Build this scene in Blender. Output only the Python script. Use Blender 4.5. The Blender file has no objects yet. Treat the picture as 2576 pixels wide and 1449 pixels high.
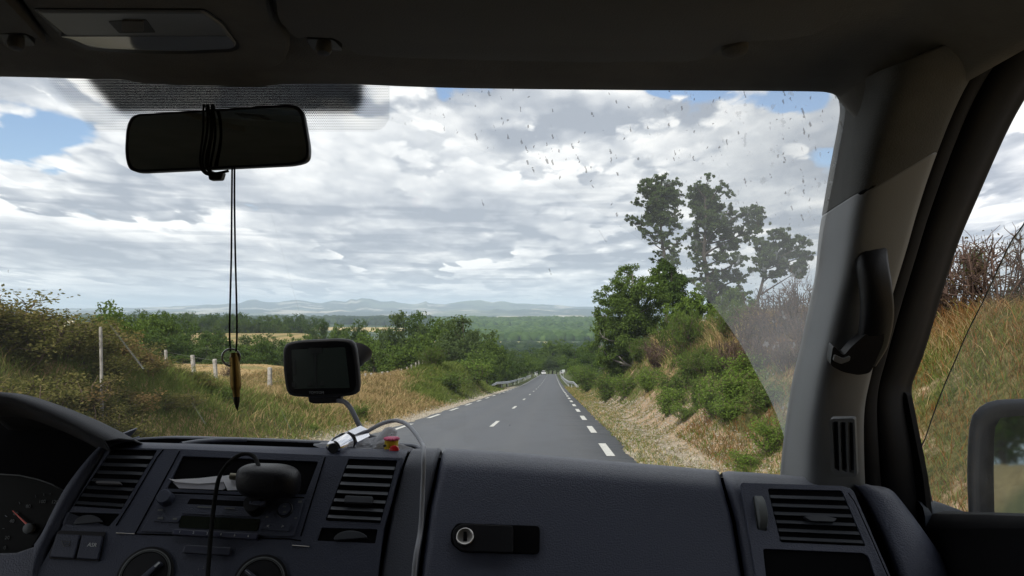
import bpy, bmesh, math, random
import numpy as np
from mathutils import Vector, Matrix
from mathutils.geometry import tessellate_polygon

# ------------------------------------------------------------------ camera, world, sun, exposure
F = 1980.0; U0 = 1288.0; VH = 778.0; ZC = 1.6      # focal length, centre, horizon (measured on a 2576 px wide print), eye height
scene = bpy.context.scene
COL = scene.collection
cam_d = bpy.data.cameras.new("camera"); cam = bpy.data.objects.new("camera", cam_d); COL.objects.link(cam)
cam_d.sensor_width = 36.0; cam_d.lens = 36.0 * F / 2576.0
cam_d.shift_y = (VH - 724.5) / 2576.0
cam_d.clip_start = 0.02; cam_d.clip_end = 60000
cam.location = (0, 0, ZC); cam.rotation_euler = (math.radians(90), 0, 0)
scene.camera = cam
scene.view_settings.view_transform = 'Standard'; scene.view_settings.look = 'None'
scene.view_settings.exposure = 0.42; scene.view_settings.gamma = 1.0
scene.render.engine = 'CYCLES'
scene.cycles.max_bounces = 8; scene.cycles.diffuse_bounces = 4; scene.cycles.glossy_bounces = 3
scene.cycles.transparent_max_bounces = 12; scene.cycles.volume_bounces = 2
scene.cycles.use_denoising = True
scene.cycles.sample_clamp_indirect = 4.0

SUN_EL = math.radians(42); SUN_AZ = math.radians(-150)     # azimuth from +Y towards +X: sun stands behind and left of the van
sun_dir = Vector((math.sin(SUN_AZ) * math.cos(SUN_EL), math.cos(SUN_AZ) * math.cos(SUN_EL), math.sin(SUN_EL)))
sd = bpy.data.lights.new("sun", 'SUN'); sd.energy = 3.2; sd.angle = math.radians(5); sd.color = (1.0, .94, .85)
sun = bpy.data.objects.new("sun", sd); COL.objects.link(sun)
sun.rotation_euler = (-sun_dir).to_track_quat('-Z', 'Y').to_euler(); sun.location = (0, -5, 30)

class NT:
    """small helper for building node trees"""
    def __init__(s, tree): s.t = tree; s.n = tree.nodes; s.l = tree.links
    def new(s, kind, **kw):
        n = s.n.new(kind)
        for k, v in kw.items():
            setattr(n, k, v)
        return n
    def put(s, sock, val):
        if isinstance(val, bpy.types.NodeSocket): s.l.new(val, sock)
        elif val is not None:
            if isinstance(val, (tuple, list)) and len(val) == 3 and sock.type == 'RGBA': val = tuple(val) + (1,)
            sock.default_value = val
    def m(s, op, a, b=None, c=None, clamp=False):
        n = s.new('ShaderNodeMath', operation=op, use_clamp=clamp)
        s.put(n.inputs[0], a)
        if b is not None: s.put(n.inputs[1], b)
        if c is not None: s.put(n.inputs[2], c)
        return n.outputs[0]
    def vm(s, op, a, b=None, scale=None):
        n = s.new('ShaderNodeVectorMath', operation=op)
        s.put(n.inputs[0], a)
        if b is not None: s.put(n.inputs[1], b)
        if scale is not None: s.put(n.inputs['Scale'], scale)
        return n.outputs[0]
    def noise(s, vec, scale, detail=4, rough=.5, dist=0, lac=2.0, dim='3D'):
        n = s.new('ShaderNodeTexNoise', noise_dimensions=dim)
        s.put(n.inputs['Vector'], vec); s.put(n.inputs['Scale'], scale)
        n.inputs['Detail'].default_value = detail; n.inputs['Roughness'].default_value = rough
        n.inputs['Distortion'].default_value = dist; n.inputs['Lacunarity'].default_value = lac
        return n.outputs[0]
    def ss(s, x, a, b, lo=0., hi=1.):
        n = s.new('ShaderNodeMapRange', interpolation_type='SMOOTHSTEP')
        s.put(n.inputs[0], x); s.put(n.inputs[1], a); s.put(n.inputs[2], b); s.put(n.inputs[3], lo); s.put(n.inputs[4], hi)
        return n.outputs[0]
    def lin(s, x, a, b, lo=0., hi=1.):
        n = s.new('ShaderNodeMapRange'); n.clamp = True
        s.put(n.inputs[0], x); s.put(n.inputs[1], a); s.put(n.inputs[2], b); s.put(n.inputs[3], lo); s.put(n.inputs[4], hi)
        return n.outputs[0]
    def mix(s, f, a, b, mode='MIX'):
        n = s.new('ShaderNodeMix', data_type='RGBA', blend_type=mode)
        s.put(n.inputs[0], f); s.put(n.inputs[6], a); s.put(n.inputs[7], b)
        return n.outputs[2]
    def sep(s, v):
        n = s.new('ShaderNodeSeparateXYZ'); s.put(n.inputs[0], v); return n.outputs
    def comb(s, x, y, z):
        n = s.new('ShaderNodeCombineXYZ'); s.put(n.inputs[0], x); s.put(n.inputs[1], y); s.put(n.inputs[2], z); return n.outputs[0]

# --- world: Nishita sky behind a procedural layer of fair-weather cumulus
world = bpy.data.worlds.new("World"); scene.world = world; world.use_nodes = True
W = NT(world.node_tree); W.n.clear()
wout = W.new('ShaderNodeOutputWorld'); bg = W.new('ShaderNodeBackground')
sky = W.new('ShaderNodeTexSky', sky_type='NISHITA'); sky.sun_disc = False
sky.sun_elevation = SUN_EL; sky.sun_rotation = SUN_AZ; sky.air_density = 1.0; sky.dust_density = 1.2; sky.altitude = 700
geo = W.new('ShaderNodeTexCoord').outputs['Generated']
geo = W.vm('NORMALIZE', geo)

def deck(d):
    """azimuth and the logarithm of the height, so rows of cloud get finer towards the horizon"""
    x, y, z = W.sep(d)
    zz = W.m('ADD', W.m('MAXIMUM', z, 0.0), .035)
    az_ = W.m('ARCTAN2', x, y)
    px = W.m('MULTIPLY', W.m('DIVIDE', az_, W.m('POWER', zz, .45)), 1.9)
    pz = W.m('MULTIPLY', W.m('LOGARITHM', zz, 2.718), 1.75)
    return W.comb(px, pz, 0.0)
def masses(p):
    return W.m('ADD', W.m('MULTIPLY', W.noise(W.vm('ADD', p, (3.1, 1.7, .6)), .85, 2, .45, dim='2D'), .55), W.m('MULTIPLY', W.noise(W.vm('ADD', p, (7.3, 2.1, 4.4)), 1.9, 3, .5, dim='2D'), .45))
def puffs(p, sc, sm, det=0):
    nn = W.new('ShaderNodeTexNoise', noise_dimensions='2D'); W.put(nn.inputs['Vector'], p); nn.inputs['Scale'].default_value = sc * 1.1; nn.inputs['Detail'].default_value = 3
    wv = W.vm('SUBTRACT', nn.outputs['Color'], (.5, .5, .5)); wv = W.vm('SCALE', wv, scale=.9 / sc)
    vo = W.new('ShaderNodeTexVoronoi', feature='SMOOTH_F1', voronoi_dimensions='2D'); W.put(vo.inputs['Vector'], W.vm('ADD', p, wv))
    vo.inputs['Scale'].default_value = sc; vo.inputs['Smoothness'].default_value = sm; vo.inputs['Detail'].default_value = det; vo.inputs['Roughness'].default_value = .5
    return W.m('SUBTRACT', .45, vo.outputs['Distance'])
def lift(p, k): return W.vm('ADD', p, (0.0, k, 0.0))
p0 = deck(geo)
m0 = masses(p0); m1 = masses(lift(p0, .42))
f0 = puffs(p0, 2.6, .35); f1 = puffs(lift(p0, .13), 2.6, .35)
g0 = puffs(p0, 7.5, .3, 1.0)
det0 = W.noise(p0, 9, 5, .6, dim='2D')
dens0 = W.m('ADD', W.m('ADD', m0, W.m('MULTIPLY', f0, .20)), W.m('ADD', W.m('MULTIPLY', g0, .07), W.m('MULTIPLY', W.m('SUBTRACT', det0, .5), .10)))
x, y, z = W.sep(geo)
yy = W.m('MAXIMUM', y, .05)
ax = W.m('DIVIDE', x, yy); az = W.m('DIVIDE', z, yy)
def blob(u, v, su, sv, amp):
    a = W.m('DIVIDE', W.m('SUBTRACT', ax, (u - U0) / F), su / F); b = W.m('DIVIDE', W.m('SUBTRACT', az, (VH - v) / F), sv / F)
    e = W.m('EXPONENT', W.m('MULTIPLY', W.m('ADD', W.m('MULTIPLY', a, a), W.m('MULTIPLY', b, b)), -1.0))
    return W.m('MULTIPLY', e, amp)
gap = None
for g in [(100, 340, 230, 68, .36), (1990, 245, 150, 48, .36), (1700, 222, 110, 22, .26), (2080, 395, 55, 35, .20), (350, 440, 50, 18, .16), (560, 450, 40, 14, .10), (150, 430, 60, 20, .12),
          (1745, 545, 25, 40, .10), (2500, 300, 90, 60, -.1), (1300, 300, 350, 110, -.12), (700, 300, 300, 100, -.12), (1200, 560, 900, 200, -.10), (330, 330, 60, 50, -.05)]:
    b_ = blob(*g); gap = b_ if gap is None else W.m('ADD', gap, b_)
dens = W.m('SUBTRACT', dens0, gap)
thr = W.lin(z, .04, .22, .20, .33)
cover = W.ss(dens, thr, W.m('ADD', thr, .075))
base = W.m('MULTIPLY', W.m('SUBTRACT', m0, m1), 1.9)             # heavy bases, bright shoulders
side = W.m('MULTIPLY', W.m('SUBTRACT', f0, f1), .65)
lum = W.m('ADD', W.m('ADD', .60, base), side)
lum = W.m('ADD', lum, W.m('MULTIPLY', f0, .42)); lum = W.m('ADD', lum, W.m('MULTIPLY', g0, .34)); lum = W.m('ADD', lum, W.m('MULTIPLY', W.m('SUBTRACT', det0, .5), .30))
lum = W.m('SUBTRACT', lum, W.m('MULTIPLY', W.ss(dens, .42, .66), .24))
bigm = W.noise(W.vm('MULTIPLY', geo, (2.2, 2.2, 7.0)), 1.6, 3, .5)
shade = W.m('ADD', W.m('MULTIPLY', W.ss(bigm, .45, .66), .16), blob(1330, 340, 300, 60, .20)); shade = W.m('ADD', shade, blob(1250, 610, 450, 30, .12)); shade = W.m('ADD', shade, blob(150, 640, 260, 25, .14))
rowsn = W.noise(W.vm('MULTIPLY', p0, (.55, 3.0, 1.)), 1.5, 3, .5, dim='2D')
shade = W.m('ADD', shade, W.m('MULTIPLY', W.ss(rowsn, .52, .62, 0., .26), W.ss(z, .20, .12)))
lum = W.m('SUBTRACT', lum, shade)
lum = W.m('ADD', lum, .07)
# nearer heaps of cumulus standing in front, with sharp lit shoulders and flat grey feet
for k, (off, sc, t0) in enumerate((((11.3, 4.7, 0.), .72, .505), ((23.9, 9.1, 0.), 1.25, .510))):
    q = W.vm('ADD', W.vm('MULTIPLY', p0, (sc, sc * .95, 1.)), off)
    h0 = W.noise(q, .8, 3, .5, dim='2D'); h1 = W.noise(lift(q, .34), .8, 3, .5, dim='2D')
    pf = puffs(q, 3.2, .35, 0.6)
    dF = W.m('ADD', W.m('ADD', h0, W.m('MULTIPLY', pf, .16)), W.m('ADD', W.m('MULTIPLY', g0, .05), W.m('MULTIPLY', W.m('SUBTRACT', det0, .5), .07)))
    rel = W.m('SUBTRACT', h0, h1)
    mF = W.m('MULTIPLY', W.ss(dF, t0, t0 + (.050 if k == 0 else .036)), W.ss(rel, -.12, .02, .25, 1.))
    lF = W.m('ADD', W.m('ADD', .70, W.m('MULTIPLY', rel, 1.9)), W.m('ADD', W.m('MULTIPLY', pf, .50), W.m('MULTIPLY', g0, .30)))
    lF = W.m('SUBTRACT', lF, W.m('MULTIPLY', W.ss(dF, t0 + .02, t0 + .22), .42)); lF = W.m('SUBTRACT', lF, W.m('MULTIPLY', shade, .7))
    lum = W.m('ADD', W.m('MULTIPLY', lum, W.m('SUBTRACT', 1., mF)), W.m('MULTIPLY', lF, mF))
    cover = W.m('MAXIMUM', cover, W.m('MULTIPLY', mF, W.ss(gap, .16, .05)))
lum = W.m('ADD', W.m('MULTIPLY', W.m('SUBTRACT', lum, .62), 1.34), .665)
lum = W.m('MINIMUM', W.m('MAXIMUM', lum, 0.0), 1.0)
ramp = W.new('ShaderNodeValToRGB'); W.put(ramp.inputs[0], lum)
cr = ramp.color_ramp; cr.elements[0].color = (.36, .39, .45, 1); cr.elements[1].color = (.93, .915, .895, 1)
e = cr.elements.new(.30); e.color = (.48, .505, .555, 1)
e = cr.elements.new(.58); e.color = (.64, .655, .685, 1)
e = cr.elements.new(.82); e.color = (.82, .82, .83, 1)
# nishita blue, scaled to the strength asked for a clear sky
blue = W.mix(1.0, sky.outputs[0], (.115, .115, .12), 'MULTIPLY')
skycol = W.mix(cover, blue, ramp.outputs[0])
low = W.ss(z, -.01, .07, 1, 0)
skycol = W.mix(W.m('MULTIPLY', low, .45), skycol, (.72, .77, .84))
W.put(bg.inputs[0], skycol); bg.inputs[1].default_value = 1.0
W.l.new(bg.outputs[0], wout.inputs[0])
world.cycles.sampling_method = 'MANUAL'; world.cycles.sample_map_resolution = 512

# ------------------------------------------------------------------ helpers
def P(u, v, Y): return Vector((Y * (u - U0) / F, Y, ZC + Y * (VH - v) / F))

def material(name, color, rough=.6, var=.15, scale=8., metal=0., bump=0., bscale=60., spec=.5, color2=None, coat=0.):
    m = bpy.data.materials.new(name); m.use_nodes = True; T = NT(m.node_tree); b = T.n['Principled BSDF']
    tc = T.new('ShaderNodeTexCoord').outputs['Object']
    n = T.noise(tc, scale, 4, .6)
    f = T.ss(n, .3, .7)
    c2 = color2 if color2 else tuple(c * (1 - var) for c in color)
    T.put(b.inputs['Base Color'], T.mix(f, c2, tuple(min(1, c * (1 + (0 if color2 else var))) for c in color)))
    T.put(b.inputs['Roughness'], T.lin(n, .3, .7, rough * .92, min(1, rough * 1.06)))
    b.inputs['Metallic'].default_value = metal; b.inputs['Specular IOR Level'].default_value = spec
    b.inputs['Coat Weight'].default_value = coat
    if bump:
        bn = T.new('ShaderNodeBump'); bn.inputs['Strength'].default_value = bump; bn.inputs['Distance'].default_value = .002
        T.put(bn.inputs['Height'], T.noise(tc, bscale, 3, .6)); T.l.new(bn.outputs[0], b.inputs['Normal'])
    return m

def np_mesh(name, V, Fc, mat, parent=None, smooth=False, origin=None, uv=None):
    """one mesh object from numpy arrays; V is in world space"""
    V = np.asarray(V, dtype=np.float64); o0 = np.array(origin if origin is not None else (parent_origin(parent)))
    me = bpy.data.meshes.new(name)
    if isinstance(Fc, np.ndarray):
        k = Fc.shape[1]; n = len(Fc)
        me.vertices.add(len(V)); me.vertices.foreach_set('co', (V - o0).astype(np.float32).ravel())
        me.loops.add(n * k); me.loops.foreach_set('vertex_index', Fc.astype(np.int32).ravel())
        me.polygons.add(n); me.polygons.foreach_set('loop_start', np.arange(0, n * k, k, dtype=np.int32))
        me.polygons.foreach_set('loop_total', np.full(n, k, dtype=np.int32))
        me.update(calc_edges=True); me.validate()
    else:
        me.from_pydata([tuple(p) for p in (V - o0)], [], Fc); me.update()
    if smooth: me.polygons.foreach_set('use_smooth', np.ones(len(me.polygons), dtype=bool))
    if mat: me.materials.append(mat)
    if uv is not None:
        l = me.uv_layers.new(name='print'); idx = np.zeros(len(me.loops), dtype=np.int32); me.loops.foreach_get('vertex_index', idx)
        l.data.foreach_set('uv', np.asarray(uv, dtype=np.float32)[idx].ravel())
    o = bpy.data.objects.new(name, me); COL.objects.link(o)
    if parent: o.parent = parent
    else: o.location = o0
    return o

def parent_origin(p):
    if p is None: return (0, 0, 0)
    while p.parent: p = p.parent
    return tuple(p.location)

def tag(o, label=None, cat=None, group=None, kind=None):
    if label: o['label'] = label
    if cat: o['category'] = cat
    if group: o['group'] = group
    if kind: o['kind'] = kind
    return o

def thing(name, label, cat, loc, group=None):
    o = bpy.data.objects.new(name, None); COL.objects.link(o); o.location = loc; o.empty_display_size = .1
    return tag(o, label, cat, group)

def copy_tree(o, parent=None):
    kids = [c for c in o.children]
    c = o.copy(); COL.objects.link(c); c.parent = parent
    for k in kids: copy_tree(k, c)
    return c

def vnoise(x, y, seed=0):
    """value noise, vectorised"""
    x = np.asarray(x, float); y = np.asarray(y, float)
    xi = np.floor(x).astype(np.int64); yi = np.floor(y).astype(np.int64); fx = x - xi; fy = y - yi
    fx = fx * fx * (3 - 2 * fx); fy = fy * fy * (3 - 2 * fy)
    def h(a, b):
        n = (a * 374761393 + b * 668265263 + seed * 1442695041) & 0x7fffffff
        n = ((n ^ (n >> 13)) * 1274126177) & 0x7fffffff
        return ((n ^ (n >> 16)) & 0xffff) / 65535.0
    return (h(xi, yi) * (1 - fx) + h(xi + 1, yi) * fx) * (1 - fy) + (h(xi, yi + 1) * (1 - fx) + h(xi + 1, yi + 1) * fx) * fy
def fbm(x, y, seed=0, oct=4):
    s = 0; a = .5
    for i in range(oct): s = s + a * vnoise(x * 2 ** i, y * 2 ** i, seed + i * 17); a *= .5
    return s / (1 - .5 ** oct)
def sst(x, a, b):
    t = np.clip((np.asarray(x, float) - a) / (b - a), 0, 1); return t * t * (3 - 2 * t)

# ------------------------------------------------------------------ the lie of the land
RD = .0515                                   # the road runs slightly right of the camera axis
def drop(Y):
    Y = np.asarray(Y, float)
    a = .0843 * np.minimum(Y, 80)
    q = np.clip(Y - 80, 0, 80); a = a + .0843 * q - .5 * (.0103 / 80) * q * q
    return a + .074 * np.clip(Y - 160, 0, None)
FARY = np.array([330, 500, 800, 1100, 1500, 2000, 2600, 3300, 4100, 5000, 6500, 9000, 30000.])
FARZ = np.array([-25.6, -42, -50, -55, -68, -76, -74, -62, -54, -100, -125, -125, -125.])
def ground(X, Y):
    X = np.asarray(X, float); Y = np.asarray(Y, float)
    zr = np.where(Y < 330, -drop(np.minimum(Y, 330)), np.interp(Y, FARY, FARZ))
    t = X - RD * Y
    # right: verge, cut bank, field above
    A = (1.9 + 1.1 * sst(Y, 12, 34)) * (1 - sst(Y, 58, 100)) + .5
    run = 3.9 + .8 * (fbm(X * .0 + 3, Y * .13, 5) - .5)
    bank = A * sst(t, 2.8 + 1.0 * (fbm(Y * .21, Y * 0, 9, 2) - .5), 2.8 + run) * (.93 + .14 * fbm(X * .5, Y * .5, 4))
    bank = bank + np.clip(t - 8, 0, 60) * .015 * (1 - sst(Y, 100, 220))
    gully = -.10 * np.exp(-((t - 2.9) / .5) ** 2)
    rough = (fbm(X * 1.1, Y * 1.1, 11) - .5) * .5 * sst(t, 3.2, 4.5) + (fbm(X * 3.5, Y * 3.5, 12) - .5) * .14 * sst(t, 1.9, 3.5)
    right = zr + bank + gully + rough * (Y < 400)
    # left: verge, bank, pasture beyond the fence
    l = -4.95 - t
    fz = np.interp(Y, [-20, 0, 8, 14, 20, 28, 40, 60, 80, 110, 150, 200, 330], [1.9, 1.35, 1.2, .72, -.42, -1.85, -2.75, -3.7, -6.2, -10.0, -14.5, -19, -26.5])
    fz = fz + .13 * np.clip(-t - 15, 0, 7) * sst(Y, 35, 55)
    fz = np.where(Y > 330, zr, fz)
    wfield = sst(l, .6, np.interp(Y, [0, 16, 34], [3.4, 3.8, 6.2]))
    left = zr * (1 - wfield) + fz * wfield
    left = left + 1.9 * np.exp(-((Y - 67) / 14) ** 2) * np.exp(-((t + 8.2) / 2.7) ** 2) * sst(l, .3, 2.5)
    left = left + (fbm(X * .9, Y * .9, 21) - .5) * .55 * sst(l, 1.0, 3.0) * (Y < 110) * (1 - .8 * sst(l, 9, 14)) + (fbm(X * 3, Y * 3, 22) - .5) * .10 * sst(l, .3, 1.2)
    # pasture hill far to the left
    hill = 25.5 * np.exp(-((Y - 480) / 190) ** 2) * sst(-X / np.maximum(Y, 1), .14, .27)
    left = left + hill
    z = np.where(t > 0, right, np.where(l > 0, left, zr))
    inroad = (t > -4.95) & (t < 1.6) & (Y < 345)
    z = np.where(inroad, zr - .06 - .0006 * np.clip(Y, 0, 400), z)
    # far country
    z = z + sst(Y, 600, 1500) * (fbm(X / 900., Y / 900., 31) - .5) * 18
    z = z + sst(Y, 2000, 3500) * (1 - sst(Y, 4300, 5200)) * (fbm(X / 500., Y / 500., 33) - .5) * 16
    return z
def gz(x, y): return float(ground(x, y))
def hit(u, v, ymin=6, ymax=400):
    """first point of the land that lies on the line of sight (u, v)"""
    Y = np.linspace(ymin, ymax, 6000); X = Y * (u - U0) / F; z = ZC + Y * (VH - v) / F
    g = ground(X, Y); k = np.argmax(z < g) if (z < g).any() else len(Y) - 1
    return Vector((X[k], Y[k], g[k]))

def ground_material():
    m = bpy.data.materials.new("soil_and_turf"); m.use_nodes = True; T = NT(m.node_tree); b = T.n['Principled BSDF']
    g = T.new('ShaderNodeNewGeometry').outputs['Position']; x, y, z = T.sep(g)
    t = T.m('SUBTRACT', x, T.m('MULTIPLY', y, RD))
    fine = T.noise(g, 9, 5, .65); mid = T.noise(g, .9, 4, .6); big = T.noise(g, .16, 3, .5); grit = T.noise(g, 45, 2, .6)
    sand = T.mix(T.ss(fine, .35, .65), (.27, .175, .105), (.43, .32, .21))
    gravel = T.mix(T.ss(grit, .38, .62), (.22, .19, .145), (.52, .47, .38))
    turf = T.mix(T.ss(fine, .35, .65), (.045, .055, .018), (.13, .12, .045))
    straw = T.mix(T.ss(fine, .35, .68), (.16, .10, .045), (.36, .25, .12))
    # verge of gravel with turf patches
    verge = T.mix(T.ss(mid, .46, .58), gravel, T.mix(.4, turf, (.16, .15, .05)))
    bankc = T.mix(T.ss(T.m('ADD', mid, T.m('MULTIPLY', T.lin(t, 3.6, 6.2), .50)), .50, .64), sand, T.mix(T.ss(big, .4, .6), turf, straw))
    # the sandy scar thins out beyond 45 m
    bankc = T.mix(T.m('MULTIPLY', T.lin(y, 28, 45), T.ss(mid, .35, .5)), bankc, turf)
    rightc = T.mix(T.ss(T.m('ADD', t, T.m('MULTIPLY', mid, 1.2)), 3.2, 3.9), verge, bankc)
    rightc = T.mix(T.m('MULTIPLY', T.lin(y, 40, 70), T.ss(mid, .38, .5)), rightc, turf)
    leftedge = T.mix(T.ss(T.m('ADD', T.m('MULTIPLY', t, -1), T.m('MULTIPLY', mid, 1.4)), 6.0, 6.9), gravel, T.mix(T.ss(big, .42, .58), turf, straw))
    field = T.mix(T.ss(mid, .3, .7), (.30, .205, .095), (.40, .29, .135))
    field = T.mix(T.ss(big, .5, .62), field, (.20, .18, .07))
    leftc = T.mix(T.m('MULTIPLY', T.ss(T.m('MULTIPLY', t, -1), 11, 16), T.lin(y, 22, 34)), leftedge, field)
    near = T.mix(T.ss(t, -1.5, -1.4), leftc, rightc)
    # far country: woods, meadows and stubble in patches
    big2 = T.noise(g, .004, 4, .55)
    vo = T.new('ShaderNodeTexVoronoi', feature='F1', voronoi_dimensions='2D'); T.put(vo.inputs['Vector'], T.vm('ADD', T.vm('MULTIPLY', g, (1, .55, 1)), T.vm('SCALE', T.comb(big2, big2, 0.), scale=160.)))
    vo.inputs['Scale'].default_value = .0035; vc = T.sep(vo.outputs['Color'])[0]
    wood = T.mix(T.ss(T.noise(g, .03, 3, .6), .35, .65), (.016, .030, .012), (.05, .085, .026))
    patch = T.mix(T.ss(vc, .5, .52), (.10, .14, .045), T.mix(T.ss(vc, .75, .77), (.42, .32, .14), (.55, .46, .26)))
    farc = T.mix(T.ss(T.m('ADD', T.m('MULTIPLY', vc, .35), big2), .66, .70), wood, patch)
    yellow = T.m('MULTIPLY', T.ss(y, 1000, 1060), T.ss(y, 1750, 1650))
    farc = T.mix(T.m('MULTIPLY', yellow, T.ss(T.noise(g, .008, 2, .5), .46, .50)), farc, (.50, .40, .20))
    hillm = T.m('MULTIPLY', T.ss(T.m('DIVIDE', x, T.m('MAXIMUM', y, 1.)), -.10, -.2), T.m('MULTIPLY', T.ss(y, 300, 340), T.ss(y, 560, 540)))
    stripe = T.new('ShaderNodeTexWave'); stripe.inputs['Scale'].default_value = .02; stripe.inputs['Distortion'].default_value = 3; T.put(stripe.inputs['Vector'], g)
    hillc = T.mix(stripe.outputs[1], (.17, .15, .055), (.30, .22, .10))
    nb = T.mix(T.ss(y, 95, 130), near, T.mix(T.ss(mid, .4, .6), (.03, .045, .014), (.09, .10, .035)))
    c = T.mix(T.ss(y, 560, 760), nb, farc); c = T.mix(hillm, c, hillc)
    T.put(b.inputs['Base Color'], c); b.inputs['Roughness'].default_value = .95; b.inputs['Specular IOR Level'].default_value = .15
    bn = T.new('ShaderNodeBump'); bn.inputs['Strength'].default_value = .8; bn.inputs['Distance'].default_value = .05
    T.put(bn.inputs['Height'], T.m('ADD', fine, T.m('MULTIPLY', grit, .3))); T.l.new(bn.outputs[0], b.inputs['Normal'])
    return m

# one ground sheet, fan shaped: fine near the van and along the road, coarse far away
rows = np.concatenate([np.linspace(-160, 4, 60), np.linspace(4.2, 60, 300), np.geomspace(60.5, 400, 170), np.geomspace(405, 26000, 260)])
cs = np.sinh(np.linspace(-4.2, 4.2, 520)) / np.sinh(4.2)
cols = []
Yg, Cg = np.meshgrid(rows, cs, indexing='ij')
wid = 14 + 1.15 * np.abs(Yg)
Xg = RD * np.minimum(Yg, 4000) - 1.6 + Cg * wid
Zg = ground(Xg, Yg)
nr, nc = Xg.shape
idx = np.arange(nr * nc).reshape(nr, nc)
Fg = np.stack([idx[:-1, :-1], idx[:-1, 1:], idx[1:, 1:], idx[1:, :-1]], -1).reshape(-1, 4)
MG = ground_material()
gobj = np_mesh("ground", np.stack([Xg, Yg, Zg], -1).reshape(-1, 3), Fg, MG, smooth=True); tag(gobj, kind='structure')

# distant mountains: three ridges, heights read off the skyline
SKY = np.array([(-600, 776), (-200, 774), (100, 777), (330, 775), (430, 772), (540, 768), (600, 766), (629, 759), (643, 757), (660, 762), (700, 764), (730, 760), (749, 759), (780, 763), (810, 765), (840, 760),
    (870, 763), (884, 757), (895, 759), (910, 755), (930, 756), (960, 762), (990, 761), (1010, 766), (1050, 767), (1066, 764), (1071, 761), (1078, 766), (1120, 768), (1150, 763), (1205, 759), (1240, 764), (1260, 761), (1300, 766),
    (1350, 768), (1400, 769), (1440, 772), (1500, 773), (1800, 768), (2200, 772), (2800, 775)])
def hills_material(name, woody):
    m = bpy.data.materials.new(name); m.use_nodes = True; T = NT(m.node_tree); b = T.n['Principled BSDF']
    g = T.new('ShaderNodeNewGeometry').outputs['Position']
    gs = T.vm('MULTIPLY', g, (1, 1, 6))
    n = T.noise(gs, .0011, 6, .6); n2 = T.noise(gs, .0006, 3, .5)
    c = T.mix(T.ss(n, .52, .60), (.03, .04, .03), (.42, .38, .31) if not woody else (.07, .11, .04))
    c = T.mix(T.ss(n2, .55, .62), c, (.10, .12, .07))
    T.put(b.inputs['Base Color'], c); b.inputs['Roughness'].default_value = 1; b.inputs['Specular IOR Level'].default_value = 0
    return m
MH = hills_material("mountain_moor", False)
def ridge(name, Y, depth, f, seed, rough):
    us = np.arange(-700, 3000, 4.); V = []
    top = 778 - (778 - f(us)) * (1.22 if name == 'mountains' else 1.0) ; top = top + (fbm(us / 26., us * 0, seed, 4) - .5) * rough
    rowsn = 14; allv = []
    for k in range(rowsn):
        w = k / (rowsn - 1); yy_ = Y - depth * (1 - w)
        zt = ZC + Y * (VH - top) / F
        h = (w ** 1.4) * (1 - .28 * np.sin(w * 3.14) * (2 * fbm(us / 40., us * 0 + k * .35, seed + 5, 4) - .6))
        z = -127 + (zt + 127) * h
        allv.append(np.stack([yy_ * (us - U0) / F, us * 0 + yy_, z], -1))
    allv.append(np.stack([(Y + depth * .7) * (us - U0) / F, us * 0 + Y + depth * .7, us * 0 - 127], -1))
    A = np.array(allv); r, c_, _ = A.shape; ii = np.arange(r * c_).reshape(r, c_)
    Fq = np.stack([ii[:-1, :-1], ii[:-1, 1:], ii[1:, 1:], ii[1:, :-1]], -1).reshape(-1, 4)
    o = np_mesh(name, A.reshape(-1, 3), Fq, MH, smooth=True); tag(o, kind='structure'); return o
ridge("mountains", 17500, 5200, lambda u: np.interp(u, SKY[:, 0], SKY[:, 1]), 3, 3.0)
ridge("hills", 12500, 3000, lambda u: np.interp(u, [-700, 300, 700, 1000, 1250, 1500, 2400, 3000], [781, 783, 780, 783, 779, 777, 780, 781]), 8, 7)
ridge("hills", 8600, 1500, lambda u: np.interp(u, [-700, 500, 640, 900, 1050, 1300, 1500, 3000], [797, 796, 796, 798, 798, 795, 793, 795]), 14, 5)

# ------------------------------------------------------------------ road
def road_material():
    m = bpy.data.materials.new("asphalt"); m.use_nodes = True; T = NT(m.node_tree); b = T.n['Principled BSDF']
    g = T.new('ShaderNodeNewGeometry').outputs['Position']; x, y, z = T.sep(g)
    t = T.m('SUBTRACT', x, T.m('MULTIPLY', y, RD))
    grit = T.noise(g, 70, 3, .7); mid = T.noise(T.vm('MULTIPLY', g, (1.6, .35, 1)), .9, 4, .6)
    c = T.mix(T.ss(grit, .35, .65), (.054, .060, .069), (.098, .105, .118))
    c = T.mix(T.m('MULTIPLY', T.ss(mid, .45, .7), .5), c, (.065, .068, .074))
    # darker band of fresh edge, paler wheel tracks
    for cx in (-.9, .6, -2.7, -4.2):
        w = T.m('EXPONENT', T.m('MULTIPLY', T.m('POWER', T.m('DIVIDE', T.m('SUBTRACT', t, cx), .28), 2.0), -1.0))
        c = T.mix(T.m('MULTIPLY', w, .22), c, (.105, .108, .112))
    T.put(b.inputs['Base Color'], c); T.put(b.inputs['Roughness'], T.lin(grit, .3, .7, .65, .9)); b.inputs['Specular IOR Level'].default_value = .4
    bn = T.new('ShaderNodeBump'); bn.inputs['Strength'].default_value = .5; bn.inputs['Distance'].default_value = .006
    T.put(bn.inputs['Height'], grit); T.l.new(bn.outputs[0], b.inputs['Normal'])
    return m
ry = np.concatenate([np.arange(-30, 60, .18), np.arange(60, 356, 1.0)])
jr = 1.62 + (fbm(ry * 1.6, ry * 0, 51) - .5) * .42 * (ry < 60); jl = -4.9 - (fbm(ry * 1.6, ry * 0, 52) - .5) * .25
bend = np.clip(ry - 318, 0, 99) ** 2 * .012         # the road swings out of sight to the right at the bottom
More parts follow.
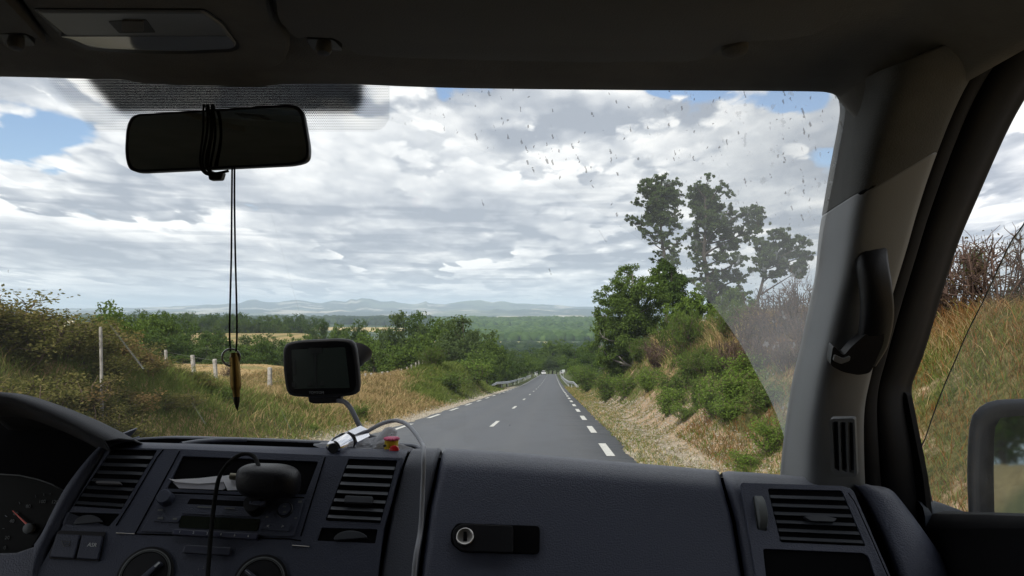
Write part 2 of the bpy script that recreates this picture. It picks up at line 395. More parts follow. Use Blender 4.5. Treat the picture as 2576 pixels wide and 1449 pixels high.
cols_t = [lambda: jl - .02, lambda: jl, lambda: ry * 0 - 3.2, lambda: ry * 0 - 1.7, lambda: ry * 0, lambda: jr, lambda: jr + .03]
RV = []
for k, fct in enumerate(cols_t):
    tt = fct(); z = -drop(ry) + (-.12 if k in (0, 6) else 0.0) + (.03 if k == 3 else 0)
    RV.append(np.stack([tt + RD * ry + bend, ry, z], -1))
RV = np.array(RV); r, c_, _ = RV.shape; ii = np.arange(r * c_).reshape(r, c_)
MR = road_material()
np_mesh("road", RV.reshape(-1, 3), np.stack([ii[:-1, :-1], ii[1:, :-1], ii[1:, 1:], ii[:-1, 1:]], -1).reshape(-1, 4), MR, smooth=True)['kind'] = 'structure'
def rz(t, Y):  # road surface height including the slight crown
    return float(-drop(Y)) + (.03 * (1 - abs(t + 1.7) / 1.5 if -3.2 < t < -.2 else 0) if -3.2 < t < 0 else 0)
MP = material("road_paint", (.62, .62, .58), .7, .10, 30, bump=.5, bscale=200, color2=(.36, .36, .34))
PV = []; PF = []
def dash(t, y0, y1, w):
    n = 6
    for k in range(n):
        a = y0 + (y1 - y0) * k / n; b_ = y0 + (y1 - y0) * (k + 1) / n
        i = len(PV)
        for (yy_, s) in ((a, -1), (a, 1), (b_, 1), (b_, -1)):
            tt = t + s * w / 2; bb = max(0, yy_ - 318) ** 2 * .012
            PV.append((tt + RD * yy_ + bb, yy_, max(rz(tt, yy_), rz(t, yy_)) + .007 + .00006 * yy_))
        PF.append((i, i + 1, i + 2, i + 3))
y_ = 15.6 - 6.35 * 5
while y_ < 320:
    dash(1.16, y_, y_ + 2.9, .17); dash(-4.66, y_ + 1.2, y_ + 4.1, .15); y_ += 6.35
y_ = 23.4 - 13 * 4
while y_ < 320: dash(-1.88, y_, y_ + 3.0, .13); y_ += 13.2
o = np_mesh("road_markings", PV, PF, MP); tag(o, kind='structure')

# ------------------------------------------------------------------ vegetation
def leaf_mat(name, a, b_, c=None, trans=.35):
    m = bpy.data.materials.new(name); m.use_nodes = True; T = NT(m.node_tree); T.n.clear()
    out = T.new('ShaderNodeOutputMaterial'); geo_ = T.new('ShaderNodeNewGeometry')
    r = geo_.outputs['Random Per Island']
    col = T.mix(r, a, b_)
    if c: col = T.mix(T.ss(T.noise(geo_.outputs['Position'], .55, 2, .5), .52, .66), col, T.mix(r, c, tuple(q * 1.5 for q in c)))
    d = T.new('ShaderNodeBsdfDiffuse'); T.put(d.inputs[0], col)
    tr = T.new('ShaderNodeBsdfTranslucent'); T.put(tr.inputs[0], T.mix(.5, col, (.12, .16, .02)))
    mx = T.new('ShaderNodeMixShader'); mx.inputs[0].default_value = trans
    T.l.new(d.outputs[0], mx.inputs[1]); T.l.new(tr.outputs[0], mx.inputs[2]); T.l.new(mx.outputs[0], out.inputs[0])
    return m
ML_dark = leaf_mat("leaves_dark_green", (.038, .068, .018), (.085, .135, .035))
ML_mid = leaf_mat("leaves_green", (.055, .095, .020), (.13, .19, .045))
ML_light = leaf_mat("leaves_bright_green", (.075, .13, .02), (.17, .25, .05))
ML_oak = leaf_mat("leaves_oak", (.050, .080, .032), (.12, .165, .065), trans=.5)
ML_bramble = leaf_mat("bramble_leaves", (.075, .078, .025), (.19, .17, .06), (.20, .125, .06))
ML_conifer = leaf_mat("conifer_needles", (.012, .028, .014), (.03, .055, .022), trans=.1)
MBark = material("bark", (.07, .06, .05), .9, .3, 6, bump=1, bscale=30, spec=.2)
MTwig = material("dry_twigs", (.16, .11, .085), .9, .3, 6, spec=.2, color2=(.08, .055, .045))
MBirch = material("pale_bark", (.30, .28, .25), .85, .3, 9, spec=.2, color2=(.10, .09, .08))

def leaves(C, R, n, size, rng, clumps=9, spread=.30, flat=.85):
    """n leaf quads in clumps spread over the balls (C, R)"""
    C = np.asarray(C, float); R = np.asarray(R, float)
    w = R ** 2; w = w / w.sum(); pick = rng.choice(len(C), size=max(4, len(C) * clumps), p=w)
    d = rng.normal(size=(len(pick), 3)); d /= np.linalg.norm(d, axis=1)[:, None]
    rad = R[pick] * rng.uniform(.15, 1.22, len(pick)) ** .7
    cc = C[pick] + d * rad[:, None] * np.array([1, 1, flat]); cr = R[pick] * spread * rng.uniform(.6, 1.35, len(pick))
    w2 = cr ** 2; k = rng.choice(len(cc), size=n, p=w2 / w2.sum())
    p = cc[k] + np.clip(rng.normal(size=(n, 3)), -2.0, 2.0) * (cr[k] * .62)[:, None] * np.array([1, 1, .75])
    a = rng.normal(size=(n, 3)); a /= np.linalg.norm(a, axis=1)[:, None]
    b = rng.normal(size=(n, 3)); b[:, 2] *= .6; b -= a * (a * b).sum(1)[:, None]; b /= np.linalg.norm(b, axis=1)[:, None]
    s = size * rng.uniform(.6, 1.3, n)[:, None]
    V = np.stack([p - a * s, p + b * s * .55, p + a * s, p - b * s * .55], 1).reshape(-1, 3)
    return V, np.arange(n * 4).reshape(n, 4), cc

def tubes(paths, sides=5):
    """paths: list of (points Nx3, radii N) -> verts, quads"""
    VV = []; FF = []; base = 0
    for pts, rad in paths:
        pts = np.asarray(pts, float); n = len(pts); rad = np.asarray(rad, float)
        d = np.gradient(pts, axis=0); d /= np.linalg.norm(d, axis=1)[:, None] + 1e-9
        ref = np.array([.3, .9, .1]); s = np.cross(d, ref); s /= np.linalg.norm(s, axis=1)[:, None] + 1e-9; q = np.cross(d, s)
        an = np.linspace(0, 2 * np.pi, sides, endpoint=False)
        ring = pts[:, None] + rad[:, None, None] * (np.cos(an)[None, :, None] * s[:, None] + np.sin(an)[None, :, None] * q[:, None])
        VV.append(ring.reshape(-1, 3)); I = base + np.arange(n * sides).reshape(n, sides); J = np.roll(I, -1, 1)
        FF.append(np.stack([I[:-1], J[:-1], J[1:], I[1:]], -1).reshape(-1, 4)); base += n * sides
    return np.concatenate(VV), np.concatenate(FF)

def bent(a, b, rng, n=7, amt=.12):
    a = np.asarray(a, float); b = np.asarray(b, float); t = np.linspace(0, 1, n)[:, None]; L = np.linalg.norm(b - a)
    return a + (b - a) * t + np.sin(t * np.pi) * rng.normal(size=3) * L * amt + np.sin(t * 2 * np.pi) * rng.normal(size=3) * L * amt * .4

def tree_parts(root, trunk_pts, r0, C, R, n, size, rng, mat, bark, clumps=9, spread=.30, twigs=True, limbs=True):
    V, Fq, cc = leaves(C, R, n, size, rng, clumps, spread)
    np_mesh("crown", V, Fq, mat, root)
    tp = np.asarray(trunk_pts, float); nT = len(tp)
    paths = [(tp, np.linspace(r0, r0 * .22, nT))]
    if limbs:
        for c, r in zip(C, R):
            c = np.asarray(c, float); below = [i for i in range(nT) if tp[i, 2] < c[2] - .15 * r] or [0]
            j = min(below, key=lambda i: abs(c[2] - tp[i, 2] - .6 * np.linalg.norm((c - tp[i])[:2])) )
            rr = r0 * (.45 - .25 * j / nT)
            pth = bent(tp[j], c, rng); paths.append((pth, np.linspace(rr, rr * .3, len(pth))))
            if twigs:
                near_ = cc[np.argsort(((cc - c) ** 2).sum(1))[:5]]
                for q in near_:
                    pp = bent(pth[-2], q, rng, 5); paths.append((pp, np.linspace(rr * .3, rr * .08, 5)))
    V, Fq = tubes(paths); np_mesh("trunk", V, Fq, bark, root, smooth=True)

def blob_tree(name, label, Y, blobs, trunk, r0, n, size, mat, bark=None, seed=0, clumps=9, spread=.3, cat="tree", group=None, depth=.9, grow=1.0, **kw):
    """a tree whose crown lobes are given in print units at distance Y, each lobe at its own depth"""
    rng = np.random.default_rng(seed)
    px = Y / F
    base = P(trunk[0][0], trunk[0][1], Y); zg = gz(base.x, base.y)
    root = thing(name, label, cat, (base.x, base.y, zg), group)
    C = []; R = []
    ux = np.mean([b[0] for b in blobs]); span = max(abs(b[0] - ux) + b[2] for b in blobs) * px
    for (u, v, r) in blobs:
        dy = rng.uniform(-1, 1) * max(0.0, span - abs(u - ux) * px * .8) * .55 * depth
        p = P(u, v, Y) ; C.append((p.x, p.y + dy, p.z)); R.append(r * px * grow)
    tp = [(base.x, base.y, zg - .15)] + [tuple(P(u, v, Y)) for u, v in trunk]
    tp2 = []
    for a, b in zip(tp[:-1], tp[1:]):
        for k in range(3): tp2.append(np.array(a) + (np.array(b) - np.array(a)) * k / 3)
    tp2.append(np.array(tp[-1]))
    tree_parts(root, tp2, r0, C, R, n, size, rng, mat, bark or MBark, clumps, spread, **kw)
    return root

def proto_tree(name, kind, seed, h=10., w=8., n=5000, size=.22, mat=None):
    rng = np.random.default_rng(seed); root = thing(name, "tree", "tree", (0, 0, 0))
    C = []; R = []
    if kind == 'round':
        for k in range(rng.integers(9, 13)):
            a = rng.uniform(0, 6.28); q = rng.uniform(.1, .95) ** .6; zz_ = rng.uniform(.30, .86)
            rr = w * .5 * math.sin(math.pi * min(1, (zz_ - .12) / .95)) ** .7
            C.append((math.cos(a) * q * rr * .75, math.sin(a) * q * rr * .75, zz_ * h)); R.append(w * rng.uniform(.16, .25))
        C.append((0, 0, h * .87)); R.append(w * .16)
        tree_parts(root, [(0, 0, -.3), (0, 0, h * .2), (.1, 0, h * .4), (.1, .1, h * .6), (0, 0, h * .8)], .022 * h, C, R, n, size, rng, mat, MBark, 8, .34, twigs=False)
    else:
        for k in range(14):
            q = k / 13; C.append((0, 0, h * (.12 + .85 * q))); R.append(w * .5 * (1.02 - q) ** .85 + .1)
        V, Fq, cc = leaves(C, R, n, size, rng, 9, .22, .35); np_mesh("crown", V, Fq, mat, root)
        V, Fq = tubes([(np.array([(0, 0, -.3), (0, 0, h * .5), (0, 0, h * .97)]), [.02 * h, .012 * h, .003 * h])]); np_mesh("trunk", V, Fq, MBark, root)
    return root
used = set()
def plant(proto, x, y, z, sx, sz, rot, label, group=None, cat='tree'):
    """place the prototype itself the first time, a copy of it and its parts afterwards"""
    if proto.name in used: o = copy_tree(proto)
    else: used.add(proto.name); o = proto
    o.location = (x, y, z); o.scale = (sx, sx, sz); o.rotation_euler = (0, 0, rot)
    o['label'] = label; o['category'] = cat
    if group: o['group'] = group
    elif 'group' in o: del o['group']
    return o

PR = [proto_tree("deciduous_tree", 'round', 100 + k, 10, 8.5, 5200, .21, m_) for k, m_ in enumerate((ML_dark, ML_mid, ML_dark, ML_mid, ML_oak))]
PC = proto_tree("conifer", 'cone', 120, 10, 4.4, 3500, .2, ML_conifer)
rng0 = random.Random(5)
def mass(lst, label, group=None, protos=(0, 1, 2, 3, 4), near_labels=None):
    """lst: (u of the middle, v of the top, width, distance) in print units"""
    for k, (u, vt, w, Y) in enumerate(lst):
        X = Y * (u - U0) / F; z = gz(X, Y) - .3; top = ZC + Y * (VH - vt) / F
        h = max(2.5, (top - z) * 1.06); ww = w * 1.35 * Y / F
        lab = near_labels[k] if near_labels and k < len(near_labels) and near_labels[k] else label
        p = PR[protos[rng0.randrange(len(protos))]]
        plant(p, X, Y, z, ww / 8.3, h / 9.9, rng0.uniform(0, 6.28), lab, group if lab == label else None)

# the two tall trees on the right bank
blob_tree("oak_tree", "slender open tree, leftmost of the three tall trees over the right bank", 74,
    [(1662, 450, 16), (1640, 470, 20), (1618, 462, 15), (1683, 470, 20), (1700, 462, 13), (1647, 505, 24), (1608, 508, 13), (1672, 500, 26), (1716, 490, 8), (1702, 515, 15), (1590, 551, 13), (1607, 562, 15), (1630, 582, 17),
     (1655, 545, 24), (1680, 548, 22), (1706, 541, 11), (1698, 575, 14), (1665, 590, 18), (1702, 610, 11), (1690, 625, 15), (1660, 635, 12), (1690, 655, 16), (1668, 665, 15), (1645, 605, 12), (1680, 610, 15), (1655, 690, 15), (1685, 690, 14), (1672, 715, 14), (1640, 655, 10), (1700, 640, 12)],
    [(1677, 720), (1674, 650), (1662, 590), (1665, 525), (1664, 460)], .22, 26000, .12, ML_oak, seed=1, clumps=22, spread=.20, grow=1.22)
blob_tree("oak_tree", "tall dark tree with a pointed top, middle one of the tall trees on the right", 62,
    [(1776, 448, 13), (1744, 466, 15), (1765, 491, 27), (1806, 480, 17), (1836, 487, 12), (1794, 520, 30), (1750, 532, 18), (1779, 561, 28), (1841, 532, 18), (1750, 588, 22), (1817, 573, 28), (1882, 541, 22), (1908, 528, 15),
     (1917, 561, 18), (1880, 588, 24), (1752, 626, 17), (1779, 614, 25), (1841, 612, 22), (1755, 650, 15), (1808, 645, 20), (1852, 655, 18), (1770, 670, 20), (1823, 731, 24), (1867, 696, 20), (1800, 760, 20), (1765, 700, 18), (1795, 700, 20), (1830, 690, 20), (1770, 735, 18), (1850, 735, 20)],
    [(1788, 760), (1782, 715), (1771, 643), (1776, 555), (1773, 470)], .30, 38000, .11, ML_oak, seed=2, clumps=22, spread=.20, grow=1.22)
blob_tree("oak_tree", "spreading tree with a crooked low limb, rightmost of the tall trees by the windscreen pillar", 52,
    [(1940, 590, 16), (1964, 590, 18), (1935, 620, 22), (1976, 620, 24), (2008, 608, 16), (2034, 616, 13), (2014, 643, 20), (1926, 649, 22), (1970, 658, 25), (1905, 673, 18), (2008, 681, 20), (1950, 690, 17), (2045, 640, 9)],
    [(1905, 760), (1918, 712), (1929, 660), (1950, 610)], .16, 22000, .095, ML_oak, seed=3, clumps=22, spread=.20, grow=1.22)
blob_tree("birch_tree", "full green birch at the foot of the tall trees, nearest the road", 50,
    [(1590, 690, 26), (1560, 715, 24), (1530, 755, 24), (1612, 735, 34), (1645, 700, 22), (1572, 790, 36), (1535, 830, 28), (1505, 835, 13), (1625, 812, 38), (1598, 872, 32), (1550, 885, 26), (1650, 862, 26), (1642, 765, 26), (1520, 790, 20), (1585, 755, 30), (1560, 840, 30), (1610, 910, 26), (1560, 925, 24), (1660, 905, 26), (1690, 870, 26), (1525, 900, 22), (1690, 820, 24), (1510, 870, 16)],
    [(1596, 925), (1592, 850), (1590, 760), (1592, 690)], .16, 60000, .075, ML_mid, MBirch, seed=4, clumps=22, spread=.26, grow=1.30)
blob_tree("tree", "dark rounded tree crown wedged between the birch and the tall middle tree", 58,
    [(1690, 690, 24), (1668, 672, 17), (1715, 708, 18), (1688, 735, 26), (1705, 760, 22), (1665, 720, 16)],
    [(1695, 850), (1692, 770), (1690, 690)], .14, 14000, .09, ML_dark, seed=5, clumps=16, spread=.28, grow=1.35)
blob_tree("birch_tree", "bright green young birch right of the dark rounded crown, above the broom bush", 46,
    [(1750, 735, 18), (1732, 768, 22), (1778, 785, 22), (1760, 828, 26), (1715, 822, 24), (1788, 838, 18), (1740, 800, 22), (1752, 710, 9), (1720, 860, 26), (1780, 870, 26), (1810, 830, 24), (1700, 790, 22)],
    [(1750, 880), (1752, 820), (1750, 740)], .09, 30000, .065, ML_light, MBirch, seed=6, clumps=16, spread=.28, grow=1.35)
blob_tree("shrub", "feathery green bush at the foot of the rightmost tall tree", 40,
    [(1855, 748, 22), (1835, 770, 20), (1880, 765, 18), (1860, 795, 24), (1900, 790, 18), (1835, 810, 20), (1880, 830, 24)],
    [(1860, 860), (1858, 790), (1856, 750)], .06, 14000, .06, ML_mid, seed=7, clumps=16, spread=.28, grow=1.3, cat="shrub")

# trees behind the road verge, left and middle distance
mass([(1015, 786, 95, 118), (1062, 800, 90, 125), (1165, 797, 130, 100), (1118, 815, 90, 112), (960, 830, 105, 122), (905, 838, 85, 135), (1225, 850, 80, 110), (1050, 850, 110, 104), (1130, 860, 110, 96),
      (990, 862, 90, 108), (1200, 870, 90, 92), (940, 870, 80, 112), (1262, 872, 60, 120)],
     "leafy dark green tree of the copse behind the grassy knoll left of the road", "trees of the copse behind the knoll",
     near_labels=["tallest pointed tree of the copse left of the road, seen above the sat nav", None, "broad round tree at the right end of the copse behind the grassy knoll", None, "low rounded tree at the left end of the copse, just above the sat nav"])
mass([(1290, 880, 55, 150), (1318, 888, 45, 185), (1275, 890, 60, 132), (1338, 893, 38, 225), (1352, 897, 34, 270), (1300, 902, 40, 160), (1258, 905, 50, 118), (1328, 905, 34, 205)],
     "roadside tree on the left verge above the guardrail", "roadside trees on the left")
mass([(1368, 880, 46, 366), (1390, 862, 60, 372), (1350, 885, 44, 372), (1412, 856, 55, 380), (1335, 880, 50, 390), (1380, 895, 34, 352), (1400, 893, 36, 350), (1360, 905, 26, 350)],
     "tree closing off the bottom of the road behind the two cars", "trees at the bottom of the road",
     near_labels=[None, "wide crowned dark tree rising behind the two cars at the road's end"])
mass([(1445, 872, 62, 260), (1478, 868, 60, 210), (1432, 885, 45, 300), (1460, 892, 50, 215), (1500, 862, 60, 160), (1488, 895, 50, 150), (1520, 880, 55, 118), (1448, 905, 38, 190), (1475, 915, 40, 140), (1425, 905, 30, 280)],
     "roadside tree on the right verge beyond the birch", "roadside trees on the right")
# left side: wood beyond the pasture
mass([(300, 775, 120, 88), (255, 762, 110, 80), (345, 795, 100, 105), (400, 798, 105, 110), (450, 805, 85, 118), (350, 830, 110, 92), (410, 850, 100, 98), (470, 850, 90, 104), (520, 838, 80, 128), (560, 850, 85, 120),
      (610, 845, 75, 135), (645, 848, 80, 122), (520, 875, 90, 100), (590, 880, 85, 104), (650, 862, 60, 112), (690, 850, 60, 150), (735, 842, 55, 170), (460, 895, 90, 88), (330, 870, 110, 78), (550, 905, 70, 92), (700, 880, 50, 130), (620, 902, 60, 98), (775, 850, 60, 150), (770, 880, 70, 125), (830, 870, 70, 128), (740, 895, 60, 112), (860, 905, 60, 105), (800, 905, 60, 108), (895, 905, 50, 102), (660, 892, 60, 104)],
     "dark green tree of the wood below the pasture fence on the left", "wood beyond the pasture fence",
     near_labels=["big round tree standing over the bramble bank at the far left", None, None, "dense domed tree left of the hanging cords, in front of the stubble hill"])
mass([(818, 806, 34, 330), (540, 822, 45, 300), (790, 826, 46, 260), (850, 822, 60, 230), (890, 815, 45, 240)],
     "tree in the hedge at the foot of the stubble hill", "hedge trees by the stubble hill",
     near_labels=["lone round tree standing clear against the blue plain, right of the stubble hill"])
mass([(340 + 22 * k, 786 + (k % 3) * 3 + k * .6, 40, 590 + 12 * (k % 4)) for k in range(21)], "tree of the dark row along the top of the stubble hill", "row of trees along the stubble hill")
mass([(465 + 15 * k, 792 + (k % 2) * 3 + k * 1.3, 26, 548) for k in range(19)], "tree of the dark row along the top of the stubble hill", "row of trees along the stubble hill")
for u, vt, Y, w in ((920, 806, 300, 26), (945, 808, 290, 20), (893, 812, 310, 20), (965, 815, 280, 22), (1345, 868, 420, 18)):
    X = Y * (u - U0) / F; z = gz(X, Y); top = ZC + Y * (VH - vt) / F
    plant(PC, X, Y, z, w * Y / F / 4.3, (top - z) / 9.9, u, "dark conifer standing in the gap above the sat nav" if u < 1000 else "dark conifer behind the bottom of the road", "conifers in the gap of the copse" if u < 1000 else None)

# woods on the far valley side: many crowns nobody could count
def far_wood(name, n, ya, yb, xa, xb, smin, smax, mat, seed, keep=None):
    rng = np.random.default_rng(seed)
    Y = rng.uniform(ya, yb, n); X = Y * rng.uniform(xa, xb, n)
    if keep is not None: k = keep(X, Y, rng); X = X[k]; Y = Y[k]
    n = len(X); Z = ground(X, Y); s = rng.uniform(smin, smax, n)
    bm = bmesh.new(); bmesh.ops.create_icosphere(bm, subdivisions=2, radius=1); bv = np.array([v.co[:] for v in bm.verts]); bf = np.array([[v.index for v in f.verts] for f in bm.faces]); bm.free()
    bump = 1 + (rng.uniform(-.22, .22, (n, len(bv))))
    V = bv[None] * bump[..., None] * s[:, None, None] * np.array([1, 1, .85]) + np.stack([X, Y, Z + s * .35], -1)[:, None]
    Fc = bf[None] + (np.arange(n) * len(bv))[:, None, None]
    o = np_mesh(name, V.reshape(-1, 3), Fc.reshape(-1, 3), mat); tag(o, kind='stuff'); return o
MFar = leaf_mat("far_wood_green", (.03, .06, .018), (.075, .125, .035), trans=.1)
MFar2 = leaf_mat("far_wood_dark", (.02, .035, .018), (.04, .062, .028), trans=.1)
tag(far_wood("distant_woodland", 5200, 1750, 4200, -.10, .22, 9, 17, MFar, 3, lambda X, Y, r: fbm(X / 260, Y / 260, 8) + r.uniform(-.1, .1, len(X)) < .66), "green wooded hillside on the far side of the valley", "woodland")
tag(far_wood("distant_woodland", 2600, 640, 1500, -.36, .3, 5, 9, MFar2, 4, lambda X, Y, r: fbm(X / 120, Y / 120, 9) + r.uniform(-.1, .1, len(X)) < (.52)), "scattered dark woods on the near side of the valley", "woodland")
tag(far_wood("distant_woodland", 3000, 3200, 6500, -.55, -.1, 14, 26, MFar2, 6), "dark blue-green forest belt beyond the stubble hill", "woodland")

# ------------------------------------------------------------------ shrubs on the banks
def proto_shrub(name, seed, mat, n, size, upright=False, twigs=26, twigmat=None, leafy=1.0, h=1.0):
    """unit bush about 1 m wide and h high: arching stems and leaves along them"""
    rng = np.random.default_rng(seed); root = thing(name, "bush", "shrub", (0, 0, 0))
    paths = []; tips = []
    for k in range(twigs):
        a = rng.uniform(0, 6.28); rr = rng.uniform(.1, .5); hh = h * rng.uniform(.5, 1.0) * (1 - .35 * rr)
        b0 = np.array([math.cos(a) * rr * .15, math.sin(a) * rr * .15, -.05]); b1 = np.array([math.cos(a) * rr, math.sin(a) * rr, hh])
        pth = bent(b0, b1, rng, 7, .10); paths.append((pth, np.linspace(.016 if twigmat else .010, .006 if twigmat else .003, 7))); tips.append(pth)
        for j in range(4 if twigmat else 2):
            s = pth[rng.integers(2, 6)]; e = s + rng.normal(size=3) * np.array([.13, .13, .06]) + np.array([0, 0, .14 if upright else .07])
            pp = bent(s, e, rng, 5, .12); paths.append((pp, np.linspace(.008 if twigmat else .005, .003 if twigmat else .0015, 5))); tips.append(pp)
            if twigmat:
                for q in range(3):
                    e2 = pp[-1] + rng.normal(size=3) * .06 + np.array([0, 0, .04]); p3 = bent(pp[2], e2, rng, 4, .1); paths.append((p3, np.linspace(.0055, .002, 4))); tips.append(p3)
    V, Fq = tubes(paths, 3); np_mesh("stems", V, Fq, twigmat or MTwig, root)
    if n:
        C = np.concatenate([t[1:] for t in tips]); k = rng.integers(0, len(C), n)
        p = C[k] + rng.normal(size=(n, 3)) * .045 * (1 if upright else 1.3)
        a = rng.normal(size=(n, 3)); a[:, 2] = np.abs(a[:, 2]) * (3.0 if upright else 1); a /= np.linalg.norm(a, axis=1)[:, None]
        b = rng.normal(size=(n, 3)); b -= a * (a * b).sum(1)[:, None]; b /= np.linalg.norm(b, axis=1)[:, None]
        s = size * rng.uniform(.6, 1.3, n)[:, None]
        if upright: V = np.stack([p - b * s * .10, p + b * s * .10, p + a * s * 1.6, p + a * s * 1.5], 1)
        else: V = np.stack([p - a * s, p + b * s * .55, p + a * s, p - b * s * .55], 1)
        np_mesh("foliage", V.reshape(-1, 3), np.arange(n * 4).reshape(n, 4), mat, root)
    return root
S_leaf = [proto_shrub("leafy_shrub", 200 + k, m_, 4200, .026, twigs=30) for k, m_ in enumerate((ML_light, ML_mid, ML_light))]
ML_broom = leaf_mat("broom_green", (.05, .085, .018), (.12, .17, .04))
S_broom = proto_shrub("broom_bush", 210, ML_broom, 6000, .06, upright=True, twigs=46, h=1.0)
MDryTw = material("bare_brown_twigs", (.13, .085, .065), .9, .3, 6, spec=.2, color2=(.06, .04, .035))
S_dry = [proto_shrub("bare_shrub", 220 + k, leaf_mat("dry_seed_pods", (.07, .05, .03), (.14, .10, .05)), 700, .016, twigs=30, twigmat=MDryTw) for k in range(2)]
S_bram = [proto_shrub("bramble_bush", 230 + k, ML_bramble, 5200, .024, twigs=34) for k in range(3)]
def bush(proto, u, v, w, h, label, group=None, ymax=200, Y=None, zoff=0.0, wscale=1.0):
    """bush whose foot shows at (u, v), w wide and h high in print units"""
    if Y is None: p = hit(u, v, 5, ymax)
    else: X = Y * (u - U0) / F; p = Vector((X, Y, gz(X, Y)))
    s = w * p.y / F
    return plant(proto, p.x, p.y + s * .25, p.z - .04 + zoff, s * 1.0, h * p.y / F * 1.05, rng0.uniform(0, 6.28), label, group, cat='shrub')
# right bank
for a in [(S_leaf[0], 1817, 1050, 135, 112, "largest bright green leafy shrub halfway up the sandy bank"),
          (S_leaf[1], 1762, 1030, 75, 88, "small dark green shrub just left of the largest shrub on the sandy bank"),
          (S_leaf[2], 1690, 1045, 95, 75, "bright low shrub above the bare sand, nearer the road's bend"),
          (S_leaf[1], 1745, 965, 110, 80, "wide leafy shrub high on the right bank below the broom"),
          (S_leaf[0], 1640, 985, 85, 62, "light green shrub left of the sandy scar"),
          (S_leaf[1], 1815, 955, 90, 75, "dark leafy shrub below the reddish bracken near the dirty glass edge"),
          (S_leaf[2], 1950, 1150, 110, 100, "grassy green shrub at the bottom corner beside the windscreen pillar"),
          (S_leaf[0], 1880, 1192, 110, 62, "weedy clump of leafy stalks right above the dashboard edge"),
          (S_leaf[1], 1530, 1010, 80, 75, "low green bush beside the right verge where the bank starts"),
          (S_leaf[0], 1580, 1000, 80, 62, "green bush under the strip of golden grass"),
          (S_broom, 1735, 900, 150, 120, "fan-shaped yellow-green broom bush on the crest of the right bank"),
          (S_broom, 1850, 850, 110, 95, "broom bush behind the dirty glass, left of the bare scrub"),
          (S_dry[0], 1660, 925, 120, 75, "purplish brown scrub on the crest below the birch"),
          (S_leaf[1], 1480, 985, 75, 60, "verge bush nearest the right guardrail"),
          (S_leaf[1], 1700, 1010, 110, 75, "olive green shrub in the middle of the bank above the scar"),
          (S_leaf[0], 1870, 1010, 130, 90, "leafy shrub half hidden by the dirty edge of the glass"),
          (S_leaf[1], 1560, 960, 110, 70, "broad green shrub on the slope left of the golden strip"),
          (S_leaf[1], 1930, 1040, 130, 90, "greyish green shrub behind the dirty lower corner of the glass"),
          (S_leaf[0], 1900, 960, 130, 80, "shrub seen hazily through the dirty glass below the bare scrub"),
          (S_broom, 1620, 910, 90, 60, "olive broom tuft on the crest just right of the birch trunk"),
          (S_leaf[0], 1850, 1060, 120, 70, "green growth at the right foot of the largest shrub"),
          (S_leaf[2], 1730, 1060, 80, 45, "small bright shrub rooted in the sandy cut below the others"),
          (S_broom, 1780, 940, 120, 70, "grassy olive bush on the upper slope under the broom"),
          (S_leaf[2], 1455, 965, 60, 48, "small verge bush beyond the end of the right guardrail")]:
    bush(*a)
# bare scrub behind the dirty part of the glass, and by the side window
for k, (u, v, w, h) in enumerate([(1900, 880, 120, 120), (1960, 860, 150, 150), (2010, 850, 120, 170), (1930, 930, 130, 100), (2040, 900, 120, 150), (1860, 930, 110, 90), (2100, 860, 140, 160), (2200, 840, 160, 150), (1990, 930, 120, 110), (2290, 830, 150, 130)]):
    bush(S_dry[k % 2], u, v, w, h, "bare brown scrub on the crest behind the dirty glass", "bare scrub along the crest")
for a in [(S_dry[0], 2400, 790, 260, 230, "large bare brown bush against the sky in the side window"),
          (S_dry[1], 2510, 760, 230, 220, "thin bare bush behind the edge of the lowered side window"),
          (S_broom, 2450, 700, 70, 75, "green topped broom sprig standing above the bare bush in the side window"),
          (S_dry[1], 2340, 800, 150, 120, "low bare bush beside the door frame in the side window"),
          (S_broom, 2560, 800, 120, 75, "dark green bush on the skyline at the right edge of the side window")]:
    Yq = 13.5 if a[1] < 2500 else 12.5
    X = Yq * (a[1] - U0) / F; z = gz(X, Yq); s = a[3] * Yq / F
    plant(a[0], X, Yq, z - .05 + (.9 if a[1] == 2450 else 0), s, a[4] * Yq / F * 1.1 + (ZC + Yq * (VH - a[2]) / F - z) * .0, rng0.uniform(0, 6), a[5], None, 'shrub')
for (u, v, w, h, Yq) in [(330, 925, 130, 36, 16), (470, 985, 110, 26, 18), (380, 985, 130, 45, 14), (300, 955, 140, 60, 13), (530, 1005, 100, 28, 19), (440, 1015, 120, 36, 15), (240, 985, 150, 55, 12), (262, 940, 130, 92, 11.6), (210, 950, 110, 66, 11.2), (305, 955, 120, 66, 11.8)]:
    bush(S_bram[0], u, v, w * 1.2, h * 1.1, "bramble bush", "brambles on the left bank", Y=Yq, zoff=-.05)
for k, (y, t, h) in enumerate([(-22, 6, 5), (-30, 8, 6), (-38, 5.5, 6), (-48, 9, 8), (-26, 11, 6), (-60, 6, 7), (-34, 13, 7), (-18, 9, 5)]):
    x = t + RD * y; plant(PR[k % 5], x, y, gz(x, y) - .2, h / 10, h / 10, k * 1.1, "tree", "trees behind the van")
# bushes behind the van, seen in the exterior mirror
for k, (x, y, sc_) in enumerate([(6.5, -4, 3.2), (8.5, -7, 4), (11, -9, 5), (13, -13, 6), (10, -14, 5), (16, -15, 7), (8, -12, 4), (7.5, -1.5, 3)]):
    plant(S_leaf[k % 3], x, y, gz(x, y) - .1, sc_, sc_ * .8, k * 1.3, "dark bush on the bank behind the van, seen in the side mirror", "bushes behind the van", 'shrub')
